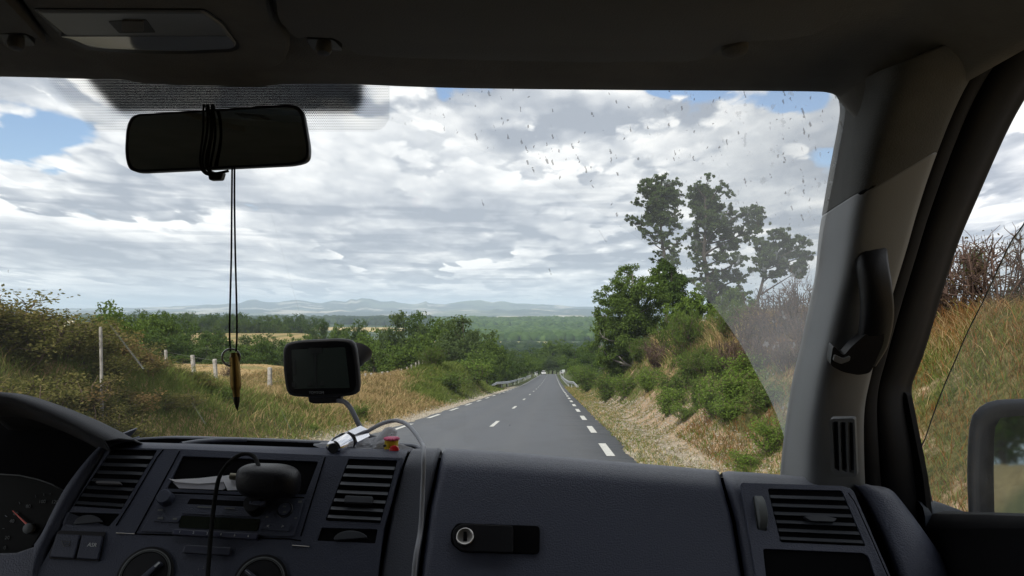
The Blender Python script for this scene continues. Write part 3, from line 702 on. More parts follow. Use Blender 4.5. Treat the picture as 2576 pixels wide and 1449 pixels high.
# left bank: brambles, nettles, green clumps
k = 0
for (u, v, w, h) in [(30, 830, 210, 120), (110, 850, 190, 120), (190, 860, 170, 100), (250, 880, 150, 95), (60, 900, 200, 110), (160, 920, 180, 100), (300, 915, 130, 70), (-40, 800, 220, 110), (350, 930, 120, 36), (230, 950, 160, 80),
                     (-60, 900, 230, 130), (330, 980, 130, 60), (400, 985, 110, 30), (100, 980, 190, 90), (460, 1010, 100, 26), (-120, 850, 260, 140), (10, 790, 160, 70), (90, 800, 150, 80), (160, 810, 140, 80), (215, 828, 120, 75)]:
    bush(S_bram[k % 3], u, v, w * 1.2, h * 1.1, ("bramble bush with brown and olive leaves on the left bank" if k != 7 else "bramble bush at the very left edge of the picture on the skyline"), "brambles on the left bank" if k != 7 else None, Y=[11.5, 12.5, 13.5, 15, 10.5, 11.5, 17, 12, 19, 13, 9.5, 15, 18, 10.5, 18, 11, 13.5, 14.5, 16, 18][k]); k += 1
for k, (u, v, w, h) in enumerate([(240, 800, 150, 90), (290, 815, 120, 70), (180, 790, 130, 70)]):
    bush(S_bram[k], u, v, w, h, "dark bush on top of the left bank beside the first fence post", "dark bushes beside the first fence post", Y=24)
for a in [(S_leaf[1], 905, 1060, 62, 45, "round green clump in the dry grass right of the sat nav cord"),
          (S_leaf[2], 790, 1088, 26, 24, "small green weed by the left verge under the sat nav"),
          (S_leaf[1], 555, 1010, 90, 40, "trailing green bramble clump left of the hanging cartridge"),
          (S_broom, 1150, 915, 90, 62, "green broom bush on top of the grassy knoll"),
          (S_broom, 1085, 925, 80, 55, "olive bush on the knoll just right of the last fence posts"),
          (S_leaf[0], 1190, 960, 110, 55, "bright green shrub on the right flank of the knoll"),
          (S_leaf[2], 1240, 975, 90, 50, "shrub at the right foot of the knoll behind the guardrail's start"),
          (S_leaf[1], 1130, 985, 110, 50, "green shrub low on the face of the knoll"),
          (S_dry[0], 575, 955, 60, 40, "purplish thistle scrub at the foot of the leaning fence post")]:
    bush(*a)

# ------------------------------------------------------------------ grass
def blades(name, X, Y, H, Wd, mat, seed, lean=.65, label=None):
    rng = np.random.default_rng(seed); n = len(X); Z = ground(X, Y)
    a = rng.uniform(0, 2 * np.pi, n); side = np.stack([np.cos(a), np.sin(a), a * 0], -1)
    l = rng.normal(size=(n, 2)) * lean * H[:, None]
    b = np.stack([X, Y, Z - .03], -1); m_ = b + np.stack([l[:, 0] * .35, l[:, 1] * .35, H * .6], -1); tp = b + np.stack([l[:, 0], l[:, 1], H], -1)
    w = Wd[:, None]
    V = np.stack([b - side * w, b + side * w, m_ + side * w * .75, m_ - side * w * .75, tp], 1)
    i = np.arange(n)[:, None] * 5
    q = np.concatenate([i, i + 1, i + 2, i + 3], 1); t_ = np.concatenate([i + 3, i + 2, i + 4, i + 4], 1)
    # degenerate quad replaced by a thin quad tip
    V = V.reshape(-1, 3); V2 = np.concatenate([V, tp + side * w * .1]); t_[:, 3:] = (n * 5 + np.arange(n))[:, None]
    t_ = np.stack([i[:, 0] + 3, i[:, 0] + 2, n * 5 + np.arange(n), i[:, 0] + 4], 1)
    o = np_mesh(name, V2, np.concatenate([q, t_]), mat); tag(o, label, 'grass', kind='stuff'); return o
MGg = leaf_mat("grass_green", (.07, .105, .022), (.18, .215, .06), trans=.3)
MGo = leaf_mat("grass_olive", (.09, .09, .032), (.21, .18, .075), (.15, .095, .05), trans=.25)
MGd = leaf_mat("grass_straw", (.22, .15, .07), (.46, .34, .18), trans=.25)
MGr = leaf_mat("grass_rust", (.14, .062, .022), (.30, .15, .06), trans=.25)
rg = np.random.default_rng(77)
def scatter(n, y0, y1, t0, t1):
    Y = np.exp(rg.uniform(np.log(y0), np.log(y1), n)); t = rg.uniform(t0, t1, n); return t + RD * Y, Y, t
sets = {'g': [], 'o': [], 'd': [], 'r': []}
def add(key, X, Y, h, k):
    n = int(k.sum()); hh = h * rg.uniform(.5, 1.25, n) if np.isscalar(h) else h[k] * rg.uniform(.5, 1.25, n)
    sets[key].append((X[k], Y[k], hh, np.maximum(.004, Y[k] * .00046) * rg.uniform(.6, 1.2, n)))
# left bank and knoll
X, Y, t = scatter(230000, 7.5, 95, -19, -5.3); l = -4.95 - t
n1_ = fbm(X * .35, Y * .35, 61); n2_ = fbm(X * .9, Y * .9, 62); r = rg.uniform(0, 1, len(X))
dens = sst(l, .2, 1.6) * (.55 + .9 * n2_)
keep = r < dens
near_ = 1 - sst(Y, 20, 32)
pg = np.clip(near_ * (1 - sst(l, 2.2, 4.5)) * .8 + near_ * .30 + (1 - near_) * sst(X / Y, -.165, -.085) * sst(Y, 38, 52) * 1.8 + (n1_ - .5) * 1.5, 0, 1)
po = np.clip(near_ * sst(l, 1.6, 3.6) * .9 + (n2_ - .5) * 1.2, 0, 1)
q = rg.uniform(0, 1, len(X))
kg = keep & (q < pg); ko = keep & ~kg & (rg.uniform(0, 1, len(X)) < po * near_ + .22); kd = keep & ~kg & ~ko
hgt = .12 + .22 * sst(l, .5, 2.5) * (.6 + .8 * n1_)
add('g', X, Y, hgt, kg); add('o', X, Y, hgt, ko); add('d', X, Y, hgt * 1.15, kd)
# pasture
X, Y, t = scatter(50000, 24, 95, -55, -17); add('d', X, Y, .10, rg.uniform(0, 1, len(X)) < .7); add('g', X, Y, .07, (rg.uniform(0, 1, len(X)) < .3) & (fbm(X * .2, Y * .1, 5) > .5))
# right verge and bank
X, Y, t = scatter(190000, 7, 110, 1.55, 12); n1_ = fbm(X * .45, Y * .45, 71); n2_ = fbm(X * 1.3, Y * 1.3, 72)
verge = (t < 3.5); r = rg.uniform(0, 1, len(X)); q = rg.uniform(0, 1, len(X))
kv = verge & (r < np.where((t < 2.3 + .8 * (n1_ - .5)) & (Y > 13), .8, 0.)) | verge & (r < sst(n2_, .38, .55) * 1.1 * (.4 + sst(Y, 18, 40))); add('g', X, Y, .10, kv & (q < .62)); add('d', X, Y, .11, kv & (q >= .62))
up_ = sst(t, 4.2, 6.2); bk = ~verge & (r < (.10 + 1.0 * up_ + .8 * sst(Y, 30, 50)) * sst(n2_, .32, .55))
gold = bk & (q < up_ * .85 * sst(n1_, .30, .5)); rust = bk & ~gold & (q < up_ * .85) & (Y < 26); gr = bk & ~gold & ~rust
hb = (.20 + .36 * up_) * np.where(Y < 20, .6, 1.)
add('d', X, Y, hb, gold & (Y >= 22)); add('r', X, Y, hb, rust | (gold & (Y < 22) & (r < .5))); add('d', X, Y, hb, gold & (Y < 22) & (r >= .5)); add('g', X, Y, hb, gr & (r < .45)); add('o', X, Y, hb, gr & (r >= .45))
# bank top seen through the side window, near
X, Y, t = scatter(110000, 5.5, 20, 3.1, 14); r = rg.uniform(0, 1, len(X)); n1_ = fbm(X * .8, Y * .8, 73)
add('r', X, Y, .18, (r < .42) & (n1_ < .55)); add('d', X, Y, .18, (r < .42) & (n1_ >= .55) & (r < .2)); add('g', X, Y, .17, (r >= .42) & (n1_ > .47)); add('o', X, Y, .18, (r >= .42) & (n1_ <= .47))
for key, nm, mt, lab in (('g', 'green_grass', MGg, "green grass and weeds growing on both banks and verges"), ('o', 'brown_grass', MGo, "olive brown undergrowth on the upper banks"),
                         ('d', 'dry_grass', MGd, "straw coloured dry grass on the banks and the pasture edge"), ('r', 'rusty_grass', MGr, "rust coloured dry bracken and grass on top of the right bank")):
    A = [np.concatenate([s[i] for s in sets[key]]) for i in range(4)]
    blades(nm, *A, mt, 5, label=lab)
# loose stones on the verges
def stones(n, seed):
    rng = np.random.default_rng(seed); Y = np.exp(rng.uniform(np.log(12), np.log(50), n)); s = rng.random(n) < .75
    t = np.where(s, rng.uniform(1.75, 3.9, n), rng.uniform(-6.3, -5.05, n)); X = t + RD * Y; Z = ground(X, Y)
    bm = bmesh.new(); bmesh.ops.create_icosphere(bm, subdivisions=1, radius=1); bv = np.array([v.co[:] for v in bm.verts]); bf = np.array([[v.index for v in f.verts] for f in bm.faces]); bm.free()
    r = rng.uniform(.010, .035, n) * (.6 + .02 * Y); V = bv[None] * (1 + rng.uniform(-.3, .3, (n, len(bv))))[..., None] * r[:, None, None] * np.array([1.2, 1, .6]) + np.stack([X, Y, Z + r * .2], -1)[:, None]
    o = np_mesh("verge_gravel", V.reshape(-1, 3), (bf[None] + (np.arange(n) * len(bv))[:, None, None]).reshape(-1, 3), material("gravel", (.38, .33, .26), .9, .3, 3, color2=(.22, .19, .15)))
    tag(o, "loose pale gravel along both road verges", "gravel", kind='stuff')
stones(9000, 9)

SIDE_R = -.15; SIDE_L = -.35

# ------------------------------------------------------------------ the van the picture is taken from
VAN = thing("van", "dark grey interior of the van around the camera, dashboard, pillar and windscreen", "van", (-.37, -.4, gz(-.3, -.4)))
MD = material("dash_plastic", (.060, .069, .108), .45, .06, 3, bump=.6, bscale=520, spec=.6)
MDt = material("dash_top_plastic", (.068, .075, .098), .5, .06, 3, bump=.6, bscale=520, spec=.45)
def toplit_dusty(m, amt):
    """lit look painted pale onto the level parts of the moulding, with fine dust flecks"""
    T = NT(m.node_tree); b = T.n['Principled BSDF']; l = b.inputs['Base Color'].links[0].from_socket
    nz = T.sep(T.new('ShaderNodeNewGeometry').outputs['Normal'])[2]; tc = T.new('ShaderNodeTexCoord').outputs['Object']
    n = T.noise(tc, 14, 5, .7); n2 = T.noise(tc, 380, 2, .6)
    f = T.m('MULTIPLY', T.ss(nz, .62, .97), T.m('MULTIPLY', T.lin(n, .3, .7, .6, 1.), amt))  # light on upward faces painted into the base colour by normal
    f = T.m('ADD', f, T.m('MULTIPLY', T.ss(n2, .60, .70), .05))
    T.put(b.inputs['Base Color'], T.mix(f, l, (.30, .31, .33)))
toplit_dusty(MD, .55); toplit_dusty(MDt, .35)
MD2 = material("console_plastic", (.044, .052, .082), .48, .06, 3, bump=.5, bscale=520, spec=.45)
MBk = material("black_plastic", (.008, .008, .010), .5, .1, 6, bump=.1, bscale=400, spec=.35)
MBk2 = material("soft_black", (.004, .004, .005), .9, .1, 6, spec=.1)
MGap = material("shadow_gap_backing", (.003, .003, .004), .95, .1, 6, spec=.05)
MSlat = material("vent_slat_plastic", (.045, .050, .060), .5, .08, 9, spec=.45)
MLine = material("roof_cloth", (.155, .15, .135), .95, .10, 14, bump=.5, bscale=500, spec=.1)
MVis = material("visor_vinyl", (.11, .108, .10), .8, .08, 9, bump=.4, bscale=700, spec=.25)
MPil = material("pillar_plastic", (.165, .17, .172), .6, .05, 6, bump=.2, bscale=800, spec=.4)
MSeal = material("rubber_seal", (.006, .006, .007), .8, .15, 20, spec=.12)
MWhite = material("white_print", (.60, .62, .62), .6, .05, 20)
MGrey = material("grey_print", (.14, .15, .15), .6, .05, 20)
MChrome = material("chrome", (.80, .80, .84), .16, .03, 20, metal=1.0)
MSteel = material("worn_steel", (.55, .53, .50), .35, .15, 60, metal=1.0)
MBrass = material("old_brass", (.30, .20, .06), .45, .2, 25, metal=.85, color2=(.16, .11, .035))

def plane_from(pts):
    a, b, c = [Vector(p) for p in pts]; n = (b - a).cross(c - a).normalized(); return a, n
def on(pl, u, v, off=0.0):
    """line of sight (u, v) met with a plane, then moved off metres towards the viewer"""
    a, n = pl; d = Vector(((u - U0) / F, 1, (VH - v) / F)); o = Vector((0, 0, ZC)); t = (a - o).dot(n) / d.dot(n)
    p = o + d * t
    return p - d.normalized() * off if off else p
FACE = plane_from([P(1000, 1150, 1.08), P(1800, 1150, 1.06), P(1400, 1449, .98)])      # face of the dashboard, leaning towards the cabin
ROOF = plane_from([P(0, 185, .93), P(2000, 215, .90), P(1000, -100, .60)])

def bevel(o, w=.002, seg=2, ang=40):
    m = o.modifiers.new("b", 'BEVEL'); m.width = w; m.segments = seg; m.limit_method = 'ANGLE'; m.angle_limit = math.radians(ang); m.harden_normals = False
    for p in o.data.polygons: p.use_smooth = False
    return o
def panel(name, outer, pl, thick, mat, parent, holes=(), off=0.0, bv=.0015, dirn=None):
    """flat panel with true thickness whose front outline (and holes) show at the given print points"""
    loops = [outer] + list(holes)
    pts = []; ids = []
    for lp in loops:
        ids.append(list(range(len(pts), len(pts) + len(lp)))); pts += [on(pl, u, v, off) for u, v in lp]
    n = pl[1].copy()
    if n.y > 0: n = -n                                   # n points to the viewer
    tris = tessellate_polygon([[pts[i] for i in ii] for ii in ids])
    flat = [i for ii in ids for i in ii]
    back = [p - n * thick for p in pts]; N = len(pts)
    faces = []
    for t in tris:
        a, b, c = [flat[i] for i in t]
        if (pts[b] - pts[a]).cross(pts[c] - pts[a]).dot(n) < 0: b, c = c, b
        faces.append((a, b, c)); faces.append((a + N, c + N, b + N))
    for k, ii in enumerate(ids):
        m_ = len(ii); ctr = sum((pts[i] for i in ii), Vector()) / m_
        for j in range(m_):
            a, b = ii[j], ii[(j + 1) % m_]
            q = [a, b, b + N, a + N]
            faces.append(tuple(q))
    o = np_mesh(name, [tuple(p) for p in pts + back], faces, mat, parent)
    bm = bmesh.new(); bm.from_mesh(o.data); bmesh.ops.recalc_face_normals(bm, faces=bm.faces)
    bmesh.ops.dissolve_limit(bm, angle_limit=.01, verts=bm.verts, edges=bm.edges) if not holes else None
    bm.to_mesh(o.data); bm.free()
    if bv: bevel(o, bv)
    return o
def rrect(u0, v0, u1, v1, r, n=4):
    o = []
    for cx, cy, a0 in ((u1 - r, v0 + r, -90), (u1 - r, v1 - r, 0), (u0 + r, v1 - r, 90), (u0 + r, v0 + r, 180)):
        for k in range(n + 1):
            a = math.radians(a0 + 90 * k / n); o.append((cx + r * math.cos(a), cy + r * math.sin(a)))
    return o
def quad_round(c, r, n=4):
    """round the corners of a polygon given in print units"""
    out = []; m_ = len(c)
    for i in range(m_):
        p0, p1, p2 = Vector(c[i - 1]), Vector(c[i]), Vector(c[(i + 1) % m_])
        a = (p0 - p1); b = (p2 - p1); ra = min(r, a.length * .45); rb = min(r, b.length * .45); A = p1 + a.normalized() * ra; B = p1 + b.normalized() * rb
        for k in range(n + 1):
            t = k / n; q = A * (1 - t) ** 2 + p1 * 2 * t * (1 - t) + B * t * t; out.append((q.x, q.y))
    return out
def smooth_path(pts, n=8):
    """Catmull-Rom through 3-D points"""
    pts = [np.array(p, float) for p in pts]; pts = [2 * pts[0] - pts[1]] + pts + [2 * pts[-1] - pts[-2]]; out = []
    for i in range(1, len(pts) - 2):
        p0, p1, p2, p3 = pts[i - 1:i + 3]
        for k in range(n):
            t = k / n; out.append(.5 * ((2 * p1) + (-p0 + p2) * t + (2 * p0 - 5 * p1 + 4 * p2 - p3) * t * t + (-p0 + 3 * p1 - 3 * p2 + p3) * t ** 3))
    out.append(pts[-2]); return np.array(out)
def tube(name, pts, r, mat, parent=None, sides=10, origin=None, cap=True):
    pts = np.asarray(pts, float); rr = np.full(len(pts), r) if np.isscalar(r) else np.asarray(r, float)
    V, Fq = tubes([(pts, rr)], sides); n = len(pts)
    fl = [tuple(f) for f in Fq]
    if cap: fl += [tuple(range(sides)), tuple((n - 1) * sides + k for k in range(sides))][::1]
    return np_mesh(name, V, fl, mat, parent, smooth=True, origin=origin)
def lathe(name, base, axis, prof, mat, parent=None, seg=24, origin=None, smooth=True, cap=True):
    """prof: (distance along axis, radius)"""
    base = Vector(base); ax = Vector(axis).normalized(); s = ax.orthogonal().normalized(); q = ax.cross(s)
    V = []; Fc = []
    for (d, r) in prof:
        for k in range(seg):
            a = 2 * math.pi * k / seg; V.append(tuple(base + ax * d + (s * math.cos(a) + q * math.sin(a)) * r))
    for i in range(len(prof) - 1):
        for k in range(seg):
            a = i * seg + k; b = i * seg + (k + 1) % seg; Fc.append((a, b, b + seg, a + seg))
    if cap: Fc.append(tuple(range(seg - 1, -1, -1))); Fc.append(tuple((len(prof) - 1) * seg + k for k in range(seg)))
    o = np_mesh(name, V, Fc, mat, parent, smooth=smooth, origin=origin)
    if smooth:
        bevel_free = o.modifiers.new("e", 'EDGE_SPLIT'); bevel_free.split_angle = math.radians(35)
    return o
def boxw(name, lo, hi, mat, parent=None, bv=.0, origin=None):
    (x0, y0, z0), (x1, y1, z1) = lo, hi
    V = [(x, y, z) for x in (x0, x1) for y in (y0, y1) for z in (z0, z1)]
    o = np_mesh(name, V, [(0, 1, 3, 2), (4, 6, 7, 5), (0, 4, 5, 1), (2, 3, 7, 6), (0, 2, 6, 4), (1, 5, 7, 3)], mat, parent, origin=origin)
    if bv: bevel(o, bv)
    return o
def grid_surf(name, rows_, mat, parent, thick=0.0, uv=None, smooth=True, flip=False):
    A = np.array([[tuple(p) for p in r] for r in rows_], float); r, c_, _ = A.shape; ii = np.arange(r * c_).reshape(r, c_)
    Fq = np.stack([ii[:-1, :-1], ii[:-1, 1:], ii[1:, 1:], ii[1:, :-1]], -1).reshape(-1, 4)
    if flip: Fq = Fq[:, ::-1]
    o = np_mesh(name, A.reshape(-1, 3), Fq.copy(), mat, parent, smooth=smooth, uv=uv)
    if thick:
        m = o.modifiers.new("t", 'SOLIDIFY'); m.thickness = thick; m.offset = -1
    return o
def text(name, s, u, v, px, pl, mat, parent, off=.002, align='CENTER', rot=0.0, font_scale=1.0, shear=0.0):
    """raised lettering lying on a plane"""
    cu = bpy.data.curves.new(name, 'FONT'); cu.body = s; cu.align_x = align; cu.align_y = 'CENTER'; cu.extrude = .0003; cu.shear = shear
    tmp = bpy.data.objects.new(name, cu); dg = bpy.context.evaluated_depsgraph_get(); COL.objects.link(tmp); dg.update()
    me = bpy.data.meshes.new_from_object(tmp.evaluated_get(dg)); bpy.data.objects.remove(tmp)
    c = on(pl, u, v, off); ex = (on(pl, u + 10, v + 10 * math.tan(rot), off) - c).normalized(); n = pl[1].copy()
    if n.y > 0: n = -n
    ey = n.cross(ex).normalized(); s_ = px * c.y / F
    V = [tuple(c + ex * vv.co.x * s_ + ey * vv.co.y * s_ + n * vv.co.z) for vv in me.vertices]; Fc = [tuple(p.vertices) for p in me.polygons]
    return np_mesh(name, V, Fc, mat, parent)

# --- glass
def glass_material(name, dirt_fn, gloss=.035):
    m = bpy.data.materials.new(name); m.use_nodes = True; T = NT(m.node_tree); T.n.clear()
    out = T.new('ShaderNodeOutputMaterial'); uvn = T.new('ShaderNodeUVMap'); uvn.uv_map = 'print'
    x, y, _ = T.sep(uvn.outputs[0])
    tr = T.new('ShaderNodeBsdfTransparent'); tr.inputs[0].default_value = (.97, .985, .975, 1)
    gl = T.new('ShaderNodeBsdfGlossy'); gl.inputs['Roughness'].default_value = .02; gl.inputs[0].default_value = (1, 1, 1, 1)
    m0 = T.new('ShaderNodeMixShader'); m0.inputs[0].default_value = gloss
    T.l.new(tr.outputs[0], m0.inputs[1]); T.l.new(gl.outputs[0], m0.inputs[2])
    veil, speck = dirt_fn(T, x, y)
    df = T.new('ShaderNodeBsdfDiffuse'); T.put(df.inputs[0], (.50, .52, .52)); tl = T.new('ShaderNodeBsdfTranslucent'); T.put(tl.inputs[0], (.50, .52, .52))
    dd = T.new('ShaderNodeMixShader'); dd.inputs[0].default_value = .75; T.l.new(df.outputs[0], dd.inputs[1]); T.l.new(tl.outputs[0], dd.inputs[2])
    m1 = T.new('ShaderNodeMixShader'); T.put(m1.inputs[0], veil); T.l.new(m0.outputs[0], m1.inputs[1]); T.l.new(dd.outputs[0], m1.inputs[2])
    sp = T.new('ShaderNodeBsdfDiffuse'); T.put(sp.inputs[0], (.10, .095, .085)); spt = T.new('ShaderNodeBsdfTranslucent'); T.put(spt.inputs[0], (.22, .21, .19))
    s2 = T.new('ShaderNodeMixShader'); T.l.new(sp.outputs[0], s2.inputs[1]); T.l.new(spt.outputs[0], s2.inputs[2])
    m2 = T.new('ShaderNodeMixShader'); T.put(m2.inputs[0], speck); T.l.new(m1.outputs[0], m2.inputs[1]); T.l.new(s2.outputs[0], m2.inputs[2])
    T.l.new(m2.outputs[0], out.inputs[0]); return m
def curve_node(T, x, pts):
    n = T.new('ShaderNodeFloatCurve'); c = n.mapping.curves[0]
    pts = sorted(pts)
    c.points[0].location = pts[0]; c.points[1].location = pts[-1]
    for p in pts[1:-1]: c.points.new(*p)
    n.mapping.use_clip = False; n.mapping.update(); T.put(n.inputs['Value'], x); return n.outputs[0]
def wind_dirt_reflection(T, x, y):
    # x, y are the print coordinates carried by the glass: 0..1 across 2576 and 0..1 down 1449
    bd = curve_node(T, x, [(0, .17), (.06, .163), (.30, .185), (.384, .212), (.4437, .246), (.504, .288), (.545, .326), (.5885, .373), (.6394, .436), (.685, .509), (.7193, .587), (.7395, .652), (.7531, .698), (.7648, .754), (.78, .86), (.80, 1.0), (1, 1.0)])
    un = T.ss(T.m('SUBTRACT', bd, y), -.0006, .0012)
    c = T.comb(T.m('MULTIPLY', x, 2.576), T.m('MULTIPLY', y, 1.449), 0.0)
    n = T.noise(c, 7, 4, .6); n2 = T.noise(T.vm('MULTIPLY', c, (1, .6, 1)), 45, 3, .6)
    amt = T.m('ADD', .05, T.m('MULTIPLY', T.lin(x, .60, .76), .24))
    veil = T.m('MULTIPLY', un, T.m('MULTIPLY', amt, T.lin(n, .2, .7, .75, 1.2)))
    # splashes in the unwiped corner
    veil = T.m('ADD', veil, T.m('MULTIPLY', T.m('MULTIPLY', un, T.ss(n2, .60, .70)), T.m('MULTIPLY', T.lin(x, .60, .70), .26)))
    veil = T.m('ADD', veil, .010)
    # reflection in the glass painted as a pale triangle low in the middle, and two long scratches left by the wipers
    tri = T.m('MULTIPLY', T.ss(T.m('SUBTRACT', y, T.m('ADD', .730, T.m('MULTIPLY', T.m('ABSOLUTE', T.m('SUBTRACT', x, .418)), .9))), -.002, .004), T.m('MULTIPLY', T.ss(x, .411, .416), T.ss(x, .47, .455)))
    veil = T.m('ADD', veil, T.m('MULTIPLY', tri, T.lin(n, .3, .7, .035, .075)))
    for (x0, y0, x1, y1, w_, am) in ((.108, .565, .140, .640, .0016, .30), (.252, .29, .292, .54, .00035, .10), (.188, .700, .200, .735, .0012, .16), (.274, .71, .284, .745, .001, .15), (.585, .40, .592, .42, .0014, .25)):
        dx_, dy_ = x1 - x0, y1 - y0; L2 = dx_ * dx_ + dy_ * dy_
        tt_ = T.m('DIVIDE', T.m('ADD', T.m('MULTIPLY', T.m('SUBTRACT', x, x0), dx_), T.m('MULTIPLY', T.m('SUBTRACT', y, y0), dy_)), L2)
        tc_ = T.m('MINIMUM', T.m('MAXIMUM', tt_, 0.), 1.)
        ex_ = T.m('SUBTRACT', x, T.m('ADD', T.m('MULTIPLY', tc_, dx_), x0)); ey_ = T.m('SUBTRACT', y, T.m('ADD', T.m('MULTIPLY', tc_, dy_), y0))
        d_ = T.m('SQRT', T.m('ADD', T.m('MULTIPLY', ex_, ex_), T.m('MULTIPLY', ey_, ey_)))
        veil = T.m('ADD', veil, T.m('MULTIPLY', T.ss(d_, w_, w_ * .2), T.m('MULTIPLY', T.lin(tc_, 0, 1, .35, 1.), am)))
    # dirt specks and fine streaks
    vo = T.new('ShaderNodeTexVoronoi', feature='F1', voronoi_dimensions='2D')
    w = T.noise(c, 60, 2, .5); cv = T.vm('ADD', T.vm('MULTIPLY', c, (1.0, .42, 1)), T.vm('SCALE', T.comb(w, w, 0.), scale=.02))
    T.put(vo.inputs['Vector'], cv); vo.inputs['Scale'].default_value = 62
    r = T.sep(vo.outputs['Color'])[0]
    rad = T.m('MULTIPLY', T.ss(r, .35, 1.0), .20)
    dot = T.ss(T.m('SUBTRACT', rad, vo.outputs['Distance']), 0, .10)
    dens = T.m('MULTIPLY', un, T.lin(x, .36, .52, .05, 1))
    speck = T.m('MULTIPLY', dot, T.m('MULTIPLY', dens, .60))
    vo2 = T.new('ShaderNodeTexVoronoi', feature='F1', voronoi_dimensions='2D'); T.put(vo2.inputs['Vector'], cv); vo2.inputs['Scale'].default_value = 13
    r2 = T.sep(vo2.outputs['Color'])[1]
    dot2 = T.ss(T.m('SUBTRACT', T.m('MULTIPLY', T.ss(r2, .5, 1.), .035), vo2.outputs['Distance']), 0, .02)
    speck = T.m('ADD', speck, T.m('MULTIPLY', dot2, .35))
    return veil, speck
WS = plane_from([P(300, 200, .95), P(1900, 200, .95), P(1200, 1150, 1.68)])
us = np.linspace(-420, 2290, 60); vs = np.linspace(120, 1330, 40); rws = []; uvs = []
for v in vs:
    rws.append([on(WS, u, v) for u in us]); uvs += [(u / 2576, v / 1449) for u in us]
MGl = glass_material("windscreen_glass", wind_dirt_reflection)
WG = grid_surf("windscreen", rws, MGl, VAN, uv=uvs, smooth=False)
# printed dot band round the mirror foot, on the inside of the glass
def frit_material():
    m = bpy.data.materials.new("frit_dots"); m.use_nodes = True; T = NT(m.node_tree); T.n.clear()
    out = T.new('ShaderNodeOutputMaterial'); uvn = T.new('ShaderNodeUVMap'); uvn.uv_map = 'print'; x, y, _ = T.sep(uvn.outputs[0])
    X = T.m('MULTIPLY', x, 2576.); Y = T.m('MULTIPLY', y, 1449.)
    def box(x0, x1, y1, rx, soft):
        # signed distance like falloff inside a rounded rectangle hanging from the top edge
        cx = (x0 + x1) / 2; hx = (x1 - x0) / 2
        dx = T.m('MAXIMUM', T.m('SUBTRACT', T.m('ABSOLUTE', T.m('SUBTRACT', X, cx)), hx - rx), 0.); dy = T.m('MAXIMUM', T.m('SUBTRACT', Y, y1 - rx), 0.)
        d = T.m('SQRT', T.m('ADD', T.m('MULTIPLY', dx, dx), T.m('MULTIPLY', dy, dy)))
        return T.ss(d, rx, rx - soft)
    outer = T.m('MAXIMUM', T.m('MULTIPLY', box(120, 981, 331, 44, 3), T.ss(T.m('ADD', T.m('MULTIPLY', T.m('SUBTRACT', X, 120.), 1.15), T.m('MULTIPLY', T.m('SUBTRACT', Y, 190.), -1.0)), -20, 10)), 0.)
    core = T.m('MULTIPLY', box(190, 935, 305, 60, 40), T.ss(T.m('ADD', T.m('MULTIPLY', T.m('SUBTRACT', X, 180.), 1.1), T.m('MULTIPLY', T.m('SUBTRACT', Y, 190.), -1.0)), 0, 60))
    pitch = 4.6
    gx = T.m('SUBTRACT', T.m('FRACT', T.m('DIVIDE', T.m('ADD', X, T.m('MULTIPLY', T.m('FLOOR', T.m('DIVIDE', Y, pitch * .87)), pitch / 2)), pitch)), .5)
    gy = T.m('SUBTRACT', T.m('FRACT', T.m('DIVIDE', Y, pitch * .87)), .5)
    dd = T.m('SQRT', T.m('ADD', T.m('MULTIPLY', gx, gx), T.m('MULTIPLY', gy, gy)))
    rad = T.m('ADD', .24, T.m('MULTIPLY', core, .38))
    a = T.m('MULTIPLY', T.ss(T.m('SUBTRACT', rad, dd), -.03, .03), outer)
    tr = T.new('ShaderNodeBsdfTransparent'); b = T.new('ShaderNodeBsdfDiffuse'); T.put(b.inputs[0], (.012, .012, .014))
    mx = T.new('ShaderNodeMixShader'); T.put(mx.inputs[0], a); T.l.new(tr.outputs[0], mx.inputs[1]); T.l.new(b.outputs[0], mx.inputs[2]); T.l.new(mx.outputs[0], out.inputs[0]); return m
us = np.linspace(95, 1000, 24); vs = np.linspace(130, 350, 10); rws = []; uvs = []
for v in vs:
    rws.append([on(WS, u, v, .003) for u in us]); uvs += [(u / 2576, v / 1449) for u in us]
grid_surf("dot_band", rws, frit_material(), WG, uv=uvs, smooth=False)

# --- roof lining with the header edge above the windscreen
HED = [(-700, 178), (-300, 178), (0, 180), (178, 184), (309, 187), (345, 194), (420, 199), (560, 203), (655, 204), (700, 199), (760, 197), (881, 198), (982, 203), (1178, 209), (1510, 213), (1800, 215), (2035, 217), (2089, 221), (2122, 232), (2135, 250), (2180, 300), (2300, 420)]
edge = smooth_path([tuple(P(u, v, .93)) for u, v in HED], 4)
rowsR = []
up_lip = [Vector(p) + Vector((0, .02, .03)) for p in edge]
rowsR.append(up_lip); rowsR.append([Vector(p) + Vector((0, .012, .004)) for p in edge]); rowsR.append([Vector(p) for p in edge])
rowsR.append([Vector((p[0], .915, max(p[2] + .001, ZC + .262 if p[0] < .30 else 0))) for p in edge])
for k, Yb in enumerate((.88, .84, .78, .70, .60, .45, .2, -.5, -2.2)):
    zz_ = ZC + [.272, .279, .284, .287, .289, .29, .295, .30, .30][k]
    rowsR.append([Vector((p[0] * (1 - k * .0) if p[0] < .42 else min(p[0], .46 + .012 * k), Yb, zz_ - (max(0, p[0] - .36) * .35))) for p in edge])
LIN = grid_surf("roof_lining", rowsR, MLine, VAN, thick=.012)
LIN.modifiers["t"].offset = 0
